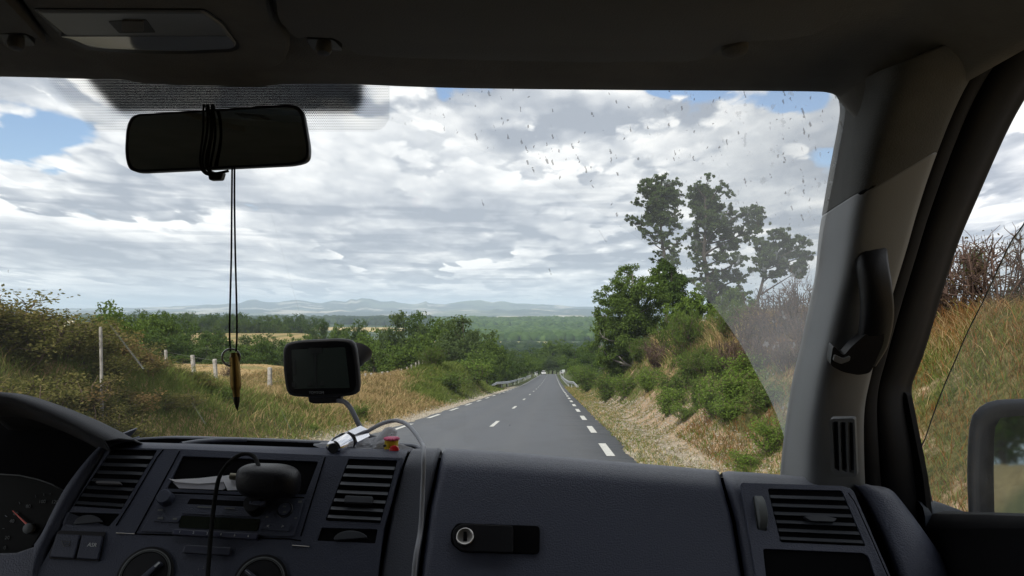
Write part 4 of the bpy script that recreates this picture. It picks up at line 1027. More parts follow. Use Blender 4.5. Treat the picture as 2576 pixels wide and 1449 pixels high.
# raised console housing for the lamp
panel("lamp_housing", quad_round([(10, -60), (120, 100), (225, 160), (420, 182), (640, 182), (715, 165), (735, 110), (690, 60), (668, -60)], 30), ROOF, .012, MLine, VAN, off=.016, bv=.004)
LAMP = panel("roof_lamp", quad_round([(90, 30), (512, 32), (560, 66), (598, 116), (582, 125), (480, 130), (377, 129), (270, 125), (223, 120), (171, 96)], 12), ROOF, .012, material("lamp_diffuser", (.17, .18, .185), .4, .05, 12, spec=.5), VAN, off=.026, bv=.003)
panel("lamp_shadow_gap", quad_round([(82, 22), (516, 24), (566, 60), (606, 120), (586, 131), (480, 136), (377, 135), (268, 131), (220, 126), (165, 100)], 12), ROOF, .004, MBk, LAMP, off=.0185, bv=0)
panel("lamp_lens", quad_round([(150, 92), (575, 92), (592, 116), (580, 123), (480, 127), (377, 126), (270, 122), (225, 116), (180, 98)], 8), ROOF, .004, material("clear_lens", (.24, .27, .32), .12, .04, 20, spec=.8), LAMP, off=.0285, bv=.001)
panel("lamp_switch", rrect(306, 54, 362, 80, 4), ROOF, .006, MVis, LAMP, off=.032, bv=.002)
panel("switch_recess", quad_round([(272, 54), (368, 50), (392, 82), (300, 84)], 4), ROOF, .002, MBk, LAMP, off=.0275, bv=0)
# sun visors with their clips
def visor(name, pts, label):
    o = panel(name, quad_round(pts, 14), ROOF, .020, MVis, VAN, off=.036, bv=.007); o['label'] = label
    for p in o.data.polygons: p.use_smooth = True
    o.modifiers['b'].segments = 4; return o
V1 = visor("sun_visor", [(688, -80), (700, 50), (745, 97), (770, 93), (845, 97), (875, 122), (900, 138), (1000, 145), (1260, 153), (1500, 157), (1740, 155), (1790, 142), (1822, 118), (1860, 106), (1970, 100), (2045, 88), (2100, 62), (2130, 20), (2140, -80)], "passenger side sun visor")
V2 = visor("sun_visor", [(-500, -80), (-500, 120), (-60, 118), (-20, 84), (60, 82), (100, 100), (118, 116), (70, 60), (10, 0), (-10, -80)], "driver side sun visor")
for (V_, u, v) in ((V1, 815, 112), (V2, 42, 100)):
    panel("visor_clip_recess", quad_round([(u - 48, v - 14), (u + 22, v - 14), (u + 50, v + 16), (u - 30, v + 16)], 10), ROOF, .006, MBk, V_, off=.028, bv=.001)
    lathe("visor_clip", on(ROOF, u, v - 6, .030), (0, -.2, -1), [(0, .007), (.008, .008), (.012, .006), (.013, .002)], material("clip_plastic", (.06, .062, .062), .6, .05, 9), V_, seg=14)
lathe("visor_pivot", on(ROOF, 1848, 116, .030), (0, -.2, -1), [(0, .013), (.006, .012), (.009, .006)], MVis, V1, seg=16)

# --- right A pillar: a moulding swept from the header to the dash
PL = [(2128, 215), (2135, 262), (2106, 414), (2078, 575), (2066, 690), (2039, 817), (2028, 870), (2007, 955), (1989, 1062), (1974, 1188), (1968, 1300)]
PR_ = [(2560, 30), (2462, 137), (2400, 240), (2338, 393), (2296, 520), (2268, 620), (2240, 712), (2205, 830), (2178, 944), (2160, 1044), (2164, 1219), (2175, 1330)]
def yl(v): return .955 + (v - 215) / 1115 * .60
def yr(v): return .775 + (v - 30) / 1300 * .30
def resample(pts, n):
    pts = np.array(pts, float); sp = smooth_path([(a, b, 0) for a, b in pts], 8)[:, :2]; d = np.r_[0, np.cumsum(np.linalg.norm(np.diff(sp, axis=0), axis=1))]; t = np.linspace(0, d[-1], n)
    return np.stack([np.interp(t, d, sp[:, 0]), np.interp(t, d, sp[:, 1])], 1)
nS = 48
L_ = resample(PL, nS); R_ = resample(PR_, nS)
rowsP = []
for i in range(nS):
    ya = yl(L_[i, 1]); yb = yr(R_[i, 1])
    def q(f, y): return P(L_[i, 0] * (1 - f) + R_[i, 0] * f, L_[i, 1] * (1 - f) + R_[i, 1] * f, y)
    a = q(0, ya); b = q(1, yb)
    row = [a + Vector((.012, .045, 0)), a + Vector((.002, .012, 0)), a, q(.05, ya - .028), q(.16, ya * .45 + yb * .55), q(.25, ya * .12 + yb * .88), q(.33, yb + .004), q(.43, yb - .004), q(.60, yb - .008), q(.80, yb - .008), q(.97, yb - .004), b, b + Vector((.012, .015, 0)), b + Vector((.014, .05, 0))]
    rowsP.append(row)
isp = 15
PIL2 = grid_surf("upper_pillar_trim", rowsP[:isp], material("upper_pillar_cloth", (.10, .10, .095), .95, .1, 14, bump=.5, bscale=500, spec=.1), VAN, thick=.004)
PIL = grid_surf("pillar_trim", rowsP[isp - 1:], MPil, VAN, thick=.004)
for o in (PIL2, PIL):
    s_ = o.modifiers.new("s", 'SUBSURF'); s_.levels = 2; s_.render_levels = 2; o.modifiers.move(1, 0)
tube("trim_seam", [Vector(p) + Vector((-.001, -.0015, 0)) for p in rowsP[isp - 1][2:12]], .0022, MSeal, PIL, 6)
# header corner piece filling between the lining and the pillar top
# demister grille
PVT = plane_from([P(2088, 1055, .93), P(2150, 1055, .91), P(2115, 1198, .95)])
gr = panel("demister_grille", quad_round([(2086, 1054), (2150, 1052), (2156, 1200), (2104, 1200), (2090, 1185)], 9), PVT, .006, MPil, PIL, holes=[quad_round([(2093 + 19.5 * k + .8, 1061 + k), (2107.5 + 19 * k, 1061 + k), (2112 + 18.5 * k, 1192 - (2 - k) * 3), (2099 + 18.5 * k, 1188 - (2 - k) * 5)], 3) for k in range(3)], off=.028, bv=.0012)
panel("grille_backing", quad_round([(2089, 1058), (2148, 1056), (2153, 1197), (2106, 1197), (2093, 1185)], 6), PVT, .002, MSlat, gr, off=.020, bv=0)
# grab handle
HP = [(2187, 600), (2192, 660), (2203, 730), (2205, 800), (2192, 870), (2172, 920)]
HW = [37, 35, 34, 36, 36, 26]
hp = smooth_path([tuple(P(u, v, .93 + (v - 600) * .00015 - .060 * math.sin(min(1, max(0, (v - 590) / 340)) * math.pi) ** .6)) for u, v in HP], 6)
wv = np.interp(np.linspace(0, 5, len(hp)), range(6), HW) * .93 / F
V = []; Fc = []; S8 = 12
for i, (p, w) in enumerate(zip(hp, wv)):
    for k in range(S8):
        a = 2 * math.pi * k / S8; cx = abs(math.cos(a)) ** .6 * (1 if math.cos(a) > 0 else -1); sx = abs(math.sin(a)) ** .6 * (1 if math.sin(a) > 0 else -1)
        V.append((p[0] + cx * w, p[1] + sx * .014, p[2]))
for i in range(len(hp) - 1):
    for k in range(S8):
        a = i * S8 + k; b = i * S8 + (k + 1) % S8; Fc.append((a, b, b + S8, a + S8))
Fc += [tuple(range(S8)), tuple((len(hp) - 1) * S8 + k for k in range(S8))]
GH = np_mesh("grab_handle", V, Fc, MBk, VAN, smooth=True)
GPL = plane_from([P(2150, 900, .945), P(2220, 900, .94), P(2170, 600, .915)])
panel("handle_foot", quad_round([(2096, 868), (2122, 896), (2142, 872), (2225, 800), (2224, 860), (2190, 938), (2160, 944), (2120, 936), (2090, 920), (2090, 905)], 10), GPL, .02, MBk, GH, off=.035, bv=.004)
panel("handle_foot_cap", quad_round([(2100, 893), (2122, 903), (2140, 896), (2138, 908), (2116, 916), (2096, 908)], 4), GPL, .006, MPil, GH, off=.040, bv=.002)


# --- door: seal, frame with an open window aperture, glass, sail panel
PX = .50
def onx(u, v, x):  # line of sight met with the vertical plane X = x
    Y = x * F / (u - U0); return P(u, v, Y)
SE1 = [(2566, 28), (2465, 137), (2402, 240), (2341, 393), (2299, 520), (2271, 620), (2243, 712), (2208, 830), (2181, 944), (2163, 1044), (2167, 1219), (2190, 1400), (2210, 1600)]
SE2 = [(2680, 40), (2576, 203), (2530, 282), (2491, 364), (2434, 497), (2391, 600), (2352, 721), (2324, 817), (2314, 852), (2290, 925), (2270, 988), (2300, 1140), (2331, 1300), (2420, 1600)]
A = resample(SE1, 60); B = resample(SE2, 60); rowsD = []
for i in range(60):
    a = P(A[i, 0], A[i, 1], yr(A[i, 1]) + .012); b_y = .57 * F / (B[i, 0] - U0); b = P(B[i, 0], B[i, 1], b_y)
    m1 = a.lerp(b, .16) + Vector((-.006, -.012, 0)); m2 = a.lerp(b, .36) + Vector((0, .014, 0)); m3 = a.lerp(b, .45) + Vector((-.006, -.016, 0)); m4 = a.lerp(b, .82) + Vector((0, -.012, 0))
    rowsD.append([a + Vector((0, .03, 0)), a, m1, a.lerp(b, .28) + Vector((0, -.004, 0)), m2, m3, m4, b, b + Vector((.02, .02, 0))])
DOOR = grid_surf("door_frame", rowsD, MSeal, VAN, thick=.003)
s_ = DOOR.modifiers.new("s", 'SUBSURF'); s_.levels = 1; s_.render_levels = 2; DOOR.modifiers.move(1, 0)
def door_dirt(T, x, y):
    c = T.comb(T.m('MULTIPLY', x, 2.576), T.m('MULTIPLY', y, 1.449), 0.0); n = T.noise(c, 6, 4, .6); n2 = T.noise(T.vm('MULTIPLY', c, (1.5, .5, 1)), 40, 3, .6)
    return T.m('MULTIPLY', T.lin(n, .3, .7, .06, .13), T.lin(n2, .3, .7, .8, 1.2)), T.m('MULTIPLY', T.ss(n2, .68, .8), .1)
DG = [(2640, 440), (2576, 563), (2546, 604), (2519, 659), (2483, 738), (2458, 788), (2432, 840), (2405, 903), (2379, 962), (2349, 1040), (2323, 1114), (2303, 1142)]
rws = []; uvs = []
gy_ = resample(DG, 40)
for (u, v) in gy_:
    row = []
    for k in range(14):
        uu = u + (2960 - u) * (k / 13); row.append(onx(uu, v + (0 if k else 0), .575)); uvs.append((uu / 2576, v / 1449))
    rws.append(row)
for vv in (1200, 1290, 1400):
    row = []
    for k in range(14):
        uu = 2330 + (2960 - 2330) * (k / 13); row.append(onx(uu, vv, .575)); uvs.append((uu / 2576, vv / 1449))
    rws.append(row)
DGl = grid_surf("door_glass", rws, glass_material("door_glass", door_dirt, .06), VAN, uv=uvs, smooth=False)
tube("glass_edge", [onx(u, v, .575) for u, v in gy_], .0009, material("ground_glass_edge", (.26, .29, .27), .3, .1, 30), DGl, 6)
SPL = plane_from([P(2270, 990, 1.12), P(2330, 1320, 1.06), P(2270, 1320, 1.09)])
panel("mirror_sail", quad_round([(2272, 984), (2281, 992), (2300, 1090), (2322, 1200), (2336, 1330), (2370, 1449), (2380, 1560), (2240, 1560), (2262, 1200)], 5), SPL, .012, MSeal, VAN, off=0, bv=.003)
# door top rail below the window
grid_surf("door_sill", [[onx(u, 1284 + (u - 2331) * .03, .60), onx(u, 1292 + (u - 2331) * .03, .57), onx(u, 1330, .55), onx(u, 1600, .53), onx(u, 1900, .53)] for u in (2290, 2340, 2420, 2500, 2600, 2800, 3300, 4200)], MSeal, VAN, thick=.01)

# --- exterior mirror
MExt = material("mirror_housing_plastic", (.028, .036, .052), .6, .15, 10, bump=.4, bscale=400, spec=.4)
MY = 1.16
def mirror_loop(k):
    return resample([(2436, 1300), (2432, 1180), (2440, 1060), (2462, 1022), (2500, 1004), (2560, 1000), (2680, 1000), (2760, 1040), (2770, 1240), (2750, 1480), (2600, 1530), (2480, 1470), (2444, 1380), (2436, 1300)], 60)
lp = mirror_loop(0)
cu, cv = 2600, 1260
rowsM = []
for (d, s) in ((0.02, .05), (0.016, .80), (0.004, .84), (.0, .87), (-.004, .93), (.002, .985), (.02, 1.0), (.07, .97), (.11, .85), (.13, .5), (.135, .05)):
    rowsM.append([P(cu + (u - cu) * s, cv + (v - cv) * s, MY) + Vector((.60 * d, d, -.22 * d)) for u, v in lp])
EM = grid_surf("exterior_mirror", rowsM, MExt, VAN, smooth=True)
mg = material("mirror_silver", (.42, .52, .52), .03, .02, 20, metal=1.0)
gp = resample([(2502, 1300), (2500, 1180), (2502, 1090), (2512, 1055), (2545, 1037), (2640, 1032), (2730, 1060), (2735, 1300), (2700, 1470), (2600, 1500), (2540, 1460), (2515, 1400), (2502, 1300)], 40)[:-1]
MPLN = (P(2560, 1260, MY - .011), Vector((-.12, -1, .17)).normalized())
V = [tuple(on(MPLN, u, v)) for u, v in gp]; np_mesh("mirror_glass", V, [tuple(range(len(V)))], mg, EM)
arm = smooth_path([tuple(P(u, v, y)) for u, v, y in ((2300, 1340, 1.08), (2360, 1345, 1.12), (2440, 1370, 1.17), (2520, 1400, 1.20))], 6)
V = []; Fc = []
for i, p in enumerate(arm):
    hgt_ = .046 - .0 * i
    for k in range(14):
        a = 2 * math.pi * k / 14; cx = abs(math.cos(a)) ** .55 * (1 if math.cos(a) > 0 else -1); sx = abs(math.sin(a)) ** .55 * (1 if math.sin(a) > 0 else -1)
        V.append((p[0], p[1] + cx * .03, p[2] + sx * hgt_))
for i in range(len(arm) - 1):
    for k in range(14):
        a = i * 14 + k; b = i * 14 + (k + 1) % 14; Fc.append((a, b, b + 14, a + 14))
np_mesh("mirror_arm", V, Fc, MExt, EM, smooth=True)
tube("arm_seam", [P(u, v, MY - .045) for u, v in ((2345, 1300), (2362, 1330), (2378, 1370), (2392, 1400), (2420, 1412), (2450, 1414))], .0018, MSeal, EM, 6)

# --- body shell round and behind the camera, out of the picture but closing off the light
MShell = material("cabin_lining", (.10, .10, .10), .9, .1, 6)
MCarpet = material("cabin_floor", (.03, .03, .032), .95, .1, 20)
zf = ZC - 1.15; zt = ZC + .31
boxw("cabin_floor", (-1.25, -2.6, zf - .05), (.60, 1.5, zf), MCarpet, VAN)
boxw("roof_skin", (-1.28, -2.6, zt), (.62, .90, zt + .05), MExt, VAN)
boxw("rear_wall", (-1.25, -2.65, zf), (.60, -2.6, zt), MShell, VAN)
boxw("lower_side_wall", (.57, -2.6, zf), (.62, .80, ZC - .36), MShell, VAN)
boxw("lower_side_wall", (-1.30, -2.6, zf), (-1.25, 1.2, ZC - .36), MShell, VAN)
boxw("upper_side_rail", (.50, -2.6, ZC + .22), (.60, .42, zt), MShell, VAN)
boxw("upper_side_rail", (-1.30, -2.6, ZC + .22), (-1.20, .9, zt), MShell, VAN)
boxw("rear_side_pillar", (.56, -2.6, ZC - .36), (.62, SIDE_R, ZC + .22), MShell, VAN)
boxw("rear_side_pillar", (-1.30, -2.6, ZC - .36), (-1.25, SIDE_L, ZC + .22), MShell, VAN)
boxw("front_bulkhead", (-1.25, 1.30, zf), (.60, 1.36, ZC - .42), MShell, VAN)
grid_surf("bonnet", [[(x, y, z) for x in (-1.25, -.37, .55)] for y, z in ((1.78, ZC - .46), (2.1, ZC - .58), (2.45, ZC - .80), (2.5, ZC - 1.2))], MExt, VAN, thick=.01)
tube("left_pillar", [P(-420, 130, .95) + Vector((0, 0, 0)), P(-520, 1200, 1.6)], .05, MLine, VAN, 12)

# ------------------------------------------------------------------ dashboard
def surf_panel(name, topfn, u_l, u_r, mat, parent, n=40, vbot=1500, lip=.030, back=.55, round_=.016, pl=FACE, sub=True):
    """skin of the dash: face up the leaning plane, rounded over the top edge and running forward to the windscreen.
    u_l, u_r: functions of v giving the left and right limits"""
    rows_ = []
    def col(s):
        c = []
        for v in np.linspace(vbot, 0, 14)[:0]: pass
        ut = None
        # face
        for q in np.linspace(0, 1, 12):
            # v along the column between bottom and top
            u_top = u_l(0) * (1 - s) + u_r(0) * s
            vt = topfn(u_top) + lip * F / 1.05
            v = vbot + (vt - vbot) * q
            f = (v - topfn(u_top)) / 300.
            u = u_l(f) * (1 - s) + u_r(f) * s
            c.append(on(pl, u, v))
        u_top = u_l(0) * (1 - s) + u_r(0) * s
        # rounded shoulder: last face point curls to the top edge point then forward
        p0 = c[-1]; e = P(u_top, topfn(u_top), p0.y + .045)
        ctrl = p0 + (p0 - c[-2]).normalized() * ((e.z - p0.z) * .95)
        for t in (.2, .4, .6, .8, 1.0):
            c.append(p0 * (1 - t) ** 2 + ctrl * 2 * t * (1 - t) + e * t * t)
        for d in (.03, .08, .16, .30, back):
            c.append(Vector((e.x * (1 + d * .0) , e.y + d, e.z - .20 * d - .008)))
        return c
    cols_ = [col(s) for s in np.linspace(0, 1, n)]
    # small round-off at both ends so that neighbouring skins meet in a groove
    for k in (0, -1):
        cols_[k] = [p + Vector((0, .010, -.004)) for p in cols_[k]]
    return grid_surf(name, cols_, mat, parent, thick=.0)
def fline(pts):
    xs = [p[0] for p in pts]; ys = [p[1] for p in pts]
    return lambda f: float(np.interp(f, xs, ys))
TOP = lambda u: float(np.interp(u, [250, 285, 483, 692, 786, 1006, 1060, 1117, 1260, 1450, 1672, 1815, 1887, 2000, 2100, 2155, 2200, 2260], [1113, 1111, 1116, 1123, 1126, 1131, 1128, 1127, 1136, 1152, 1171, 1184, 1188, 1197, 1207, 1216, 1224, 1260]))
DB = panel("dashboard", [(-60, 1600), (200, 1180), (300, 1135), (1000, 1145), (1800, 1200), (2130, 1235), (2200, 1330), (2300, 1600)], FACE, .01, MGap, VAN, off=-.030, bv=0)
# glovebox skin
GB = surf_panel("glovebox_lid", TOP, fline([(0, 1114), (.1, 1106), (.5, 1080), (1.0, 1060), (1.3, 1052)]), fline([(0, 1814), (.1, 1820), (.4, 1846), (1.0, 1876), (1.3, 1884)]), MD, VAN, 60)
# strip between console and glovebox
surf_panel("dash_trim_strip", TOP, fline([(0, 1032), (.1, 1018), (.5, 985), (1.0, 958), (1.3, 948)]), fline([(0, 1108), (.1, 1099), (.5, 1072), (1.0, 1051), (1.3, 1043)]), MDt, VAN, 16)
# right end with the vent
RP = surf_panel("dash_end_panel", TOP, fline([(0, 1822), (.1, 1828), (.4, 1855), (1.0, 1885), (1.3, 1894)]), fline([(0, 2138), (.1, 2160), (.4, 2200), (1.0, 2262), (1.3, 2285)]), MD, VAN, 30)
FR = plane_from([on(FACE, 1500, 1200, .012), on(FACE, 1900, 1200, .012), on(FACE, 1500, 1449, .012)])
vent_r = quad_round([(1931, 1229), (2118, 1234), (2178, 1374), (1964, 1364)], 5)
store_r = quad_round([(1919, 1380), (2172, 1391), (2186, 1400), (2225, 1520), (1935, 1520)], 7)
wheel_r = quad_round([(1894, 1252), (1914, 1252), (1930, 1336), (1905, 1332)], 4)
panel("vent_surround", quad_round([(1862, 1214), (2120, 1222), (2146, 1232), (2170, 1290), (2240, 1449), (2275, 1540), (1915, 1540), (1893, 1400)], 9), FR, .004, MD, RP, holes=[vent_r, store_r, wheel_r], off=0, bv=.001)
def slats(parent, corners, pl, n, mat, name="vent_slat", depth=.020, tilt=.35, thick=.0022):
    tl, tr_, br, bl = [Vector(c) for c in corners]
    for k in range(n):
        q = (k + .72) / (n + .35); a = tl.lerp(bl, q); b = tr_.lerp(br, q)
        pa = on(pl, a.x + 2, a.y, -.003); pb = on(pl, b.x - 2, b.y, -.003); nrm = pl[1].copy(); nrm = -nrm if nrm.y > 0 else nrm
        back_ = -nrm * depth + Vector((0, 0, depth * tilt)); th = Vector((0, 0, -thick))
        V = [pa, pb, pb + back_, pa + back_]; V = V + [p + th for p in V]
        o = np_mesh(name, [tuple(p) for p in V], [(0, 1, 2, 3), (7, 6, 5, 4), (0, 4, 5, 1), (1, 5, 6, 2), (2, 6, 7, 3), (3, 7, 4, 0)], mat, parent); bevel(o, .0008, 2)
def vent(corners, pl, n, tab, mat=MSlat, well=.035):
    vb = panel("air_vent", quad_round(corners, 4), pl, .003, MBk2, VAN, off=-well, bv=0)
    slats(vb, corners, pl, n, mat)
    if tab: panel("vent_tab", quad_round(tab, 3), pl, .014, mat, vb, off=.004, bv=.0015)
    return vb
# black wells paint in the recess shade, standing proud of the skin behind them
def well(name, corners, pl, parent, mat=MBk2, off=-.0035):
    return panel(name, quad_round(corners, 4), pl, .0015, mat, parent, off=off, bv=0)
FRS = plane_from([on(FACE, 1500, 1200, .0135), on(FACE, 1900, 1200, .0135), on(FACE, 1500, 1449, .0135)])
def shallow_vent(corners, pl, n, tab, base_off, mat=MSlat, th=.0035):
    """vent whose black shade plate lies just under the surround; louvres lean in front of it"""
    vb = well("air_vent", corners, pl, VAN, off=base_off)  # black plate painting the shade behind the louvres
    tl, tr_, br, bl = [Vector(c) for c in corners]
    for k in range(n):
        q = (k + .75) / (n + .45); q2 = q + .36 / n
        a = tl.lerp(bl, q); b = tr_.lerp(br, q); a2 = tl.lerp(bl, q2); b2 = tr_.lerp(br, q2)
        front = [on(pl, a.x + 2, a.y, base_off + .0022), on(pl, b.x - 2, b.y, base_off + .0022), on(pl, b2.x - 2, b2.y, base_off + .0058), on(pl, a2.x + 2, a2.y, base_off + .0058)]
        dn = Vector((0, .002, -.0012)); V = front + [p + dn for p in front]
        o = np_mesh("vent_slat", [tuple(p) for p in V], [(3, 2, 1, 0), (4, 5, 6, 7), (0, 1, 5, 4), (1, 2, 6, 5), (2, 3, 7, 6), (3, 0, 4, 7)], mat, vb); bevel(o, .0004, 1)
    if tab: panel("vent_tab", quad_round(tab, 3), pl, .006, mat, vb, off=base_off + .010, bv=.001)
    return vb
shallow_vent([(1931, 1229), (2118, 1234), (2178, 1374), (1964, 1364)], FR, 6, [(2022, 1299), (2068, 1296), (2106, 1304), (2098, 1312), (2040, 1310)], -.003)
well("door_pocket_shade", [(1919, 1380), (2178, 1392), (2225, 1520), (1935, 1520)], FR, VAN, off=-.003)
lathe("thumb_wheel", on(FR, 1898, 1294, -.012) , on(FR, 1925, 1294) - on(FR, 1898, 1294), [(0, .022), (.001, .0235), (.010, .0235), (.011, .022)], MGrey, VAN, seg=40)
tube("panel_seam", [on(FR, u, v, .0045) for u, v in ((2134, 1240), (2150, 1262), (2190, 1350), (2240, 1465))], .0008, MSeal, RP, 5)
# end cap towards the door
ECP = plane_from([on(FACE, 2160, 1230, .004), on(FACE, 2250, 1449, .004), P(2390, 1449, .93)])
ec = smooth_path([(2166, 1220, 0), (2200, 1222, 0), (2228, 1230, 0), (2250, 1252, 0), (2300, 1318, 0), (2352, 1392, 0), (2392, 1452, 0), (2450, 1560, 0)], 5)
eci = smooth_path([(2160, 1222, 0), (2176, 1240, 0), (2190, 1262, 0), (2204, 1290, 0), (2228, 1340, 0), (2250, 1395, 0), (2270, 1449, 0), (2300, 1560, 0)], 5)
rowsE = []
for a, b in zip(eci, ec):
    pa = on(FACE, a[0], a[1], .0); pb = P(b[0], b[1], pa.y + .035)
    row = [pa + Vector((0, .02, 0)), pa]
    for t in (.1, .3, .6, .85, 1.0): row.append(pa.lerp(pb, t) + Vector((0, -.018 * math.sin(t * math.pi * .8), .004 * math.sin(t * 3.14))))
    row += [pb + Vector((.004, .02, -.012)), pb + Vector((.02, .12, -.07))]
    rowsE.append(row)
grid_surf("dash_end_cap", rowsE, MD, VAN, thick=.002)
# gap darkness between end panel and cap is the backing panel

# glovebox latch
GF = plane_from([on(FACE, 1500, 1200, .001), on(FACE, 1900, 1200, .001), on(FACE, 1500, 1449, .001)])
rec = panel("latch_recess", quad_round([(1150, 1315), (1352, 1322), (1358, 1328), (1357, 1388), (1350, 1393), (1160, 1388), (1134, 1366), (1134, 1336)], 8), GF, .003, MBk2, GB, off=.003, bv=.001)
lat = panel("glovebox_latch", quad_round([(1158, 1317), (1288, 1322), (1291, 1326), (1291, 1386), (1286, 1390), (1162, 1386), (1140, 1366), (1138, 1334)], 12), GF, .006, MBk, GB, off=.010, bv=.002)
c0 = on(GF, 1170, 1350, .0105)
nG = GF[1].copy(); nG = -nG if nG.y > 0 else nG
def ring(name, c, ax, r_in, r_out, h, mat, parent):
    return lathe(name, c, ax, [(-.002, r_in), (-.002, r_out), (h, r_out), (h + .0008, (r_in + r_out) / 2), (h, r_in)], mat, parent, seg=36, cap=False)
lathe("lock", c0, nG, [(-.001, .0112), (.0012, .0112), (.002, .0102), (.0012, .0088), (.0010, .001)], MSteel, GB, seg=40)
panel("keyhole", quad_round([(1166, 1337), (1174, 1337), (1175, 1361), (1165, 1361)], 2), GF, .0006, MBk2, GB, off=.0122, bv=0)

# ------- centre console
CF = FR
CONS_L = fline([(0, 284), (.1, 268), (.35, 225), (.6, 182), (.9, 130), (1.2, 80)])
CONS_R = fline([(0, 1024), (.1, 1012), (.5, 976), (1.0, 948), (1.3, 940)])
CO = surf_panel("centre_console", TOP, CONS_L, CONS_R, MD2, VAN, 50, back=.055)
CP = plane_from([on(FACE, 500, 1200, .008), on(FACE, 900, 1200, .008), on(FACE, 500, 1449, .008)])
vL = [(281, 1130), (396, 1132), (306, 1281), (183, 1273)]; vC = [(877, 1154), (1000, 1158), (957, 1316), (818, 1309)]
rL = [(169, 1288), (302, 1292), (274, 1324), (156, 1319)]; rC = [(809, 1327), (950, 1331), (944, 1367), (797, 1360)]
tray = [(460, 1147), (801, 1161), (769, 1244), (420, 1229)]
bez = [(451, 1138), (815, 1152), (757, 1348), (728, 1352), (345, 1340)]
panel("console_fascia", [(272, 1126), (440, 1129), (860, 1147), (1012, 1152), (985, 1260), (965, 1330), (950, 1449), (950, 1500), (60, 1500), (120, 1395), (175, 1290)], CP, .004, MD2, CO,
      holes=[quad_round(vL, 4), quad_round(vC, 4), quad_round(rL, 3), quad_round(rC, 3), quad_round(tray, 4)], bv=.001)
vb = shallow_vent(vL, CP, 7, None, -.003)
panel("vent_tab", quad_round([(243, 1209), (300, 1211), (304, 1217), (240, 1215)], 2), CP, .006, material("worn_tab", (.16, .16, .17), .5, .1, 20), vb, off=.008, bv=.0008)
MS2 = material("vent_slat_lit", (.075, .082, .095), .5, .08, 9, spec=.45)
shallow_vent(vC, CP, 7, [(868, 1246), (938, 1249), (936, 1266), (864, 1263)], -.003, mat=MS2)
for nm, r_, cu_, cv_ in (("wheel_recess", rL, 222, 1318), ("wheel_recess", rC, 882, 1358)):
    wb = well(nm, r_, CP, VAN, off=-.003)
    Lw = [(cu_ - 36 if cu_ < 500 else cu_ - 42, cv_ + 1)] + [(cu_ + (36 if cu_ < 500 else 44) * math.cos(a), cv_ - 24 * math.sin(a)) for a in np.linspace(math.pi * .93, math.pi * .07, 12)]
    panel("thumb_wheel", Lw, CP, .005, MSlat, wb, off=.003, bv=.0012)
# open tray with paper
tb = well("radio_tray_shade", tray, CP, VAN, off=-.003)
for pts in ([(452, 1135), (340, 1343)], [(818, 1150), (757, 1348)], [(340, 1343), (728, 1356), (757, 1360)], [(411, 1131), (395, 1150), (330, 1262), (292, 1322)], [(411, 1238), (600, 1246), (765, 1252)]):
    tube("panel_seam", [on(CP, u, v, .0004) for u, v in pts], .0009, MBk2, CO, 5)
tube("chrome_line", [on(CP, u, v, .001) for u, v in ((292, 1341), (338, 1343))], .0007, MSteel, CO, 5); tube("chrome_line", [on(CP, u, v, .001) for u, v in ((735, 1372), (778, 1375))], .0007, MSteel, CO, 5)
# radio
RA = panel("radio", quad_round([(412, 1241), (766, 1254), (740, 1350), (352, 1337)], 5), CP, .003, MD2, VAN, off=.003, bv=.0012)
panel("cassette_slot", quad_round([(478, 1254), (648, 1262), (640, 1276), (470, 1268)], 3), CP, .001, MBk2, RA, off=.0042, bv=0)
panel("radio_flap", quad_round([(470, 1268), (644, 1276), (634, 1300), (456, 1292)], 3), CP, .002, MD2, RA, off=.0052, bv=.0006)
panel("display", quad_round([(456, 1297), (655, 1306), (646, 1336), (449, 1327)], 3), CP, .001, material("dark_display", (.012, .016, .010), .25, .1, 12, spec=.5), RA, off=.0042, bv=0)
panel("preset_buttons", quad_round([(437, 1330), (648, 1342), (644, 1356), (432, 1344)], 3), CP, .006, material("bluish_buttons", (.045, .05, .085), .4, .05, 20), RA, off=.0085, bv=.0015)
for k in range(6): text("button_number", "123456"[k], 452 + k * 34.5, 1338 + k * 2.1, 8, CP, MWhite, RA, off=.0092, rot=.06)
lathe("volume_knob", on(CP, 419, 1256, .003), nG, [(0, .0105), (.010, .0100), (.012, .0085), (.0122, .001)], MD2, RA, seg=30)
ring("dial_ring", on(CP, 716, 1282, .0035), nG, .0095, .0110, .001, MSlat, RA)
lathe("tuning_dial", on(CP, 716, 1282, .0035), nG, [(0, .0088), (.003, .0084), (.0032, .001)], MD2, RA, seg=30)
for (u, v, w, h) in ((716, 1274, 8, 4), (716, 1288, 8, 4), (755, 1262, 9, 5), (672, 1300, 6, 4), (744, 1303, 6, 4), (403, 1283, 12, 4), (404, 1303, 14, 5), (440, 1305, 10, 5)):
    panel("button_mark", [(u - w / 2, v - h / 2), (u + w / 2, v - h / 2), (u + w / 2 - 1, v + h / 2), (u - w / 2 - 1, v + h / 2)], CP, .0006, MGrey, RA, off=.0072, bv=0)
for s_, u in (("<", 674), (">", 711)): text("arrow_mark", s_, u, 1324, 12, CP, MWhite, RA, off=.0065, rot=.06)
panel("arrow_button", quad_round([(658, 1312), (734, 1317), (727, 1337), (650, 1331)], 4), CP, .003, MD2, RA, off=.0055, bv=.001)
panel("round_button_strip", quad_round([(392, 1296), (456, 1299), (448, 1315), (384, 1311)], 4), CP, .003, MD2, RA, off=.0055, bv=.001)
# "radio" lettering bars on the flap
for (u0, u1, v) in ((497, 540, 1275), (565, 590, 1278)): panel("flap_lettering", [(u0, v - 1.5), (u1, v), (u1, v + 3), (u0, v + 1.5)], CP, .0005, MGrey, RA, off=.0066, bv=0)
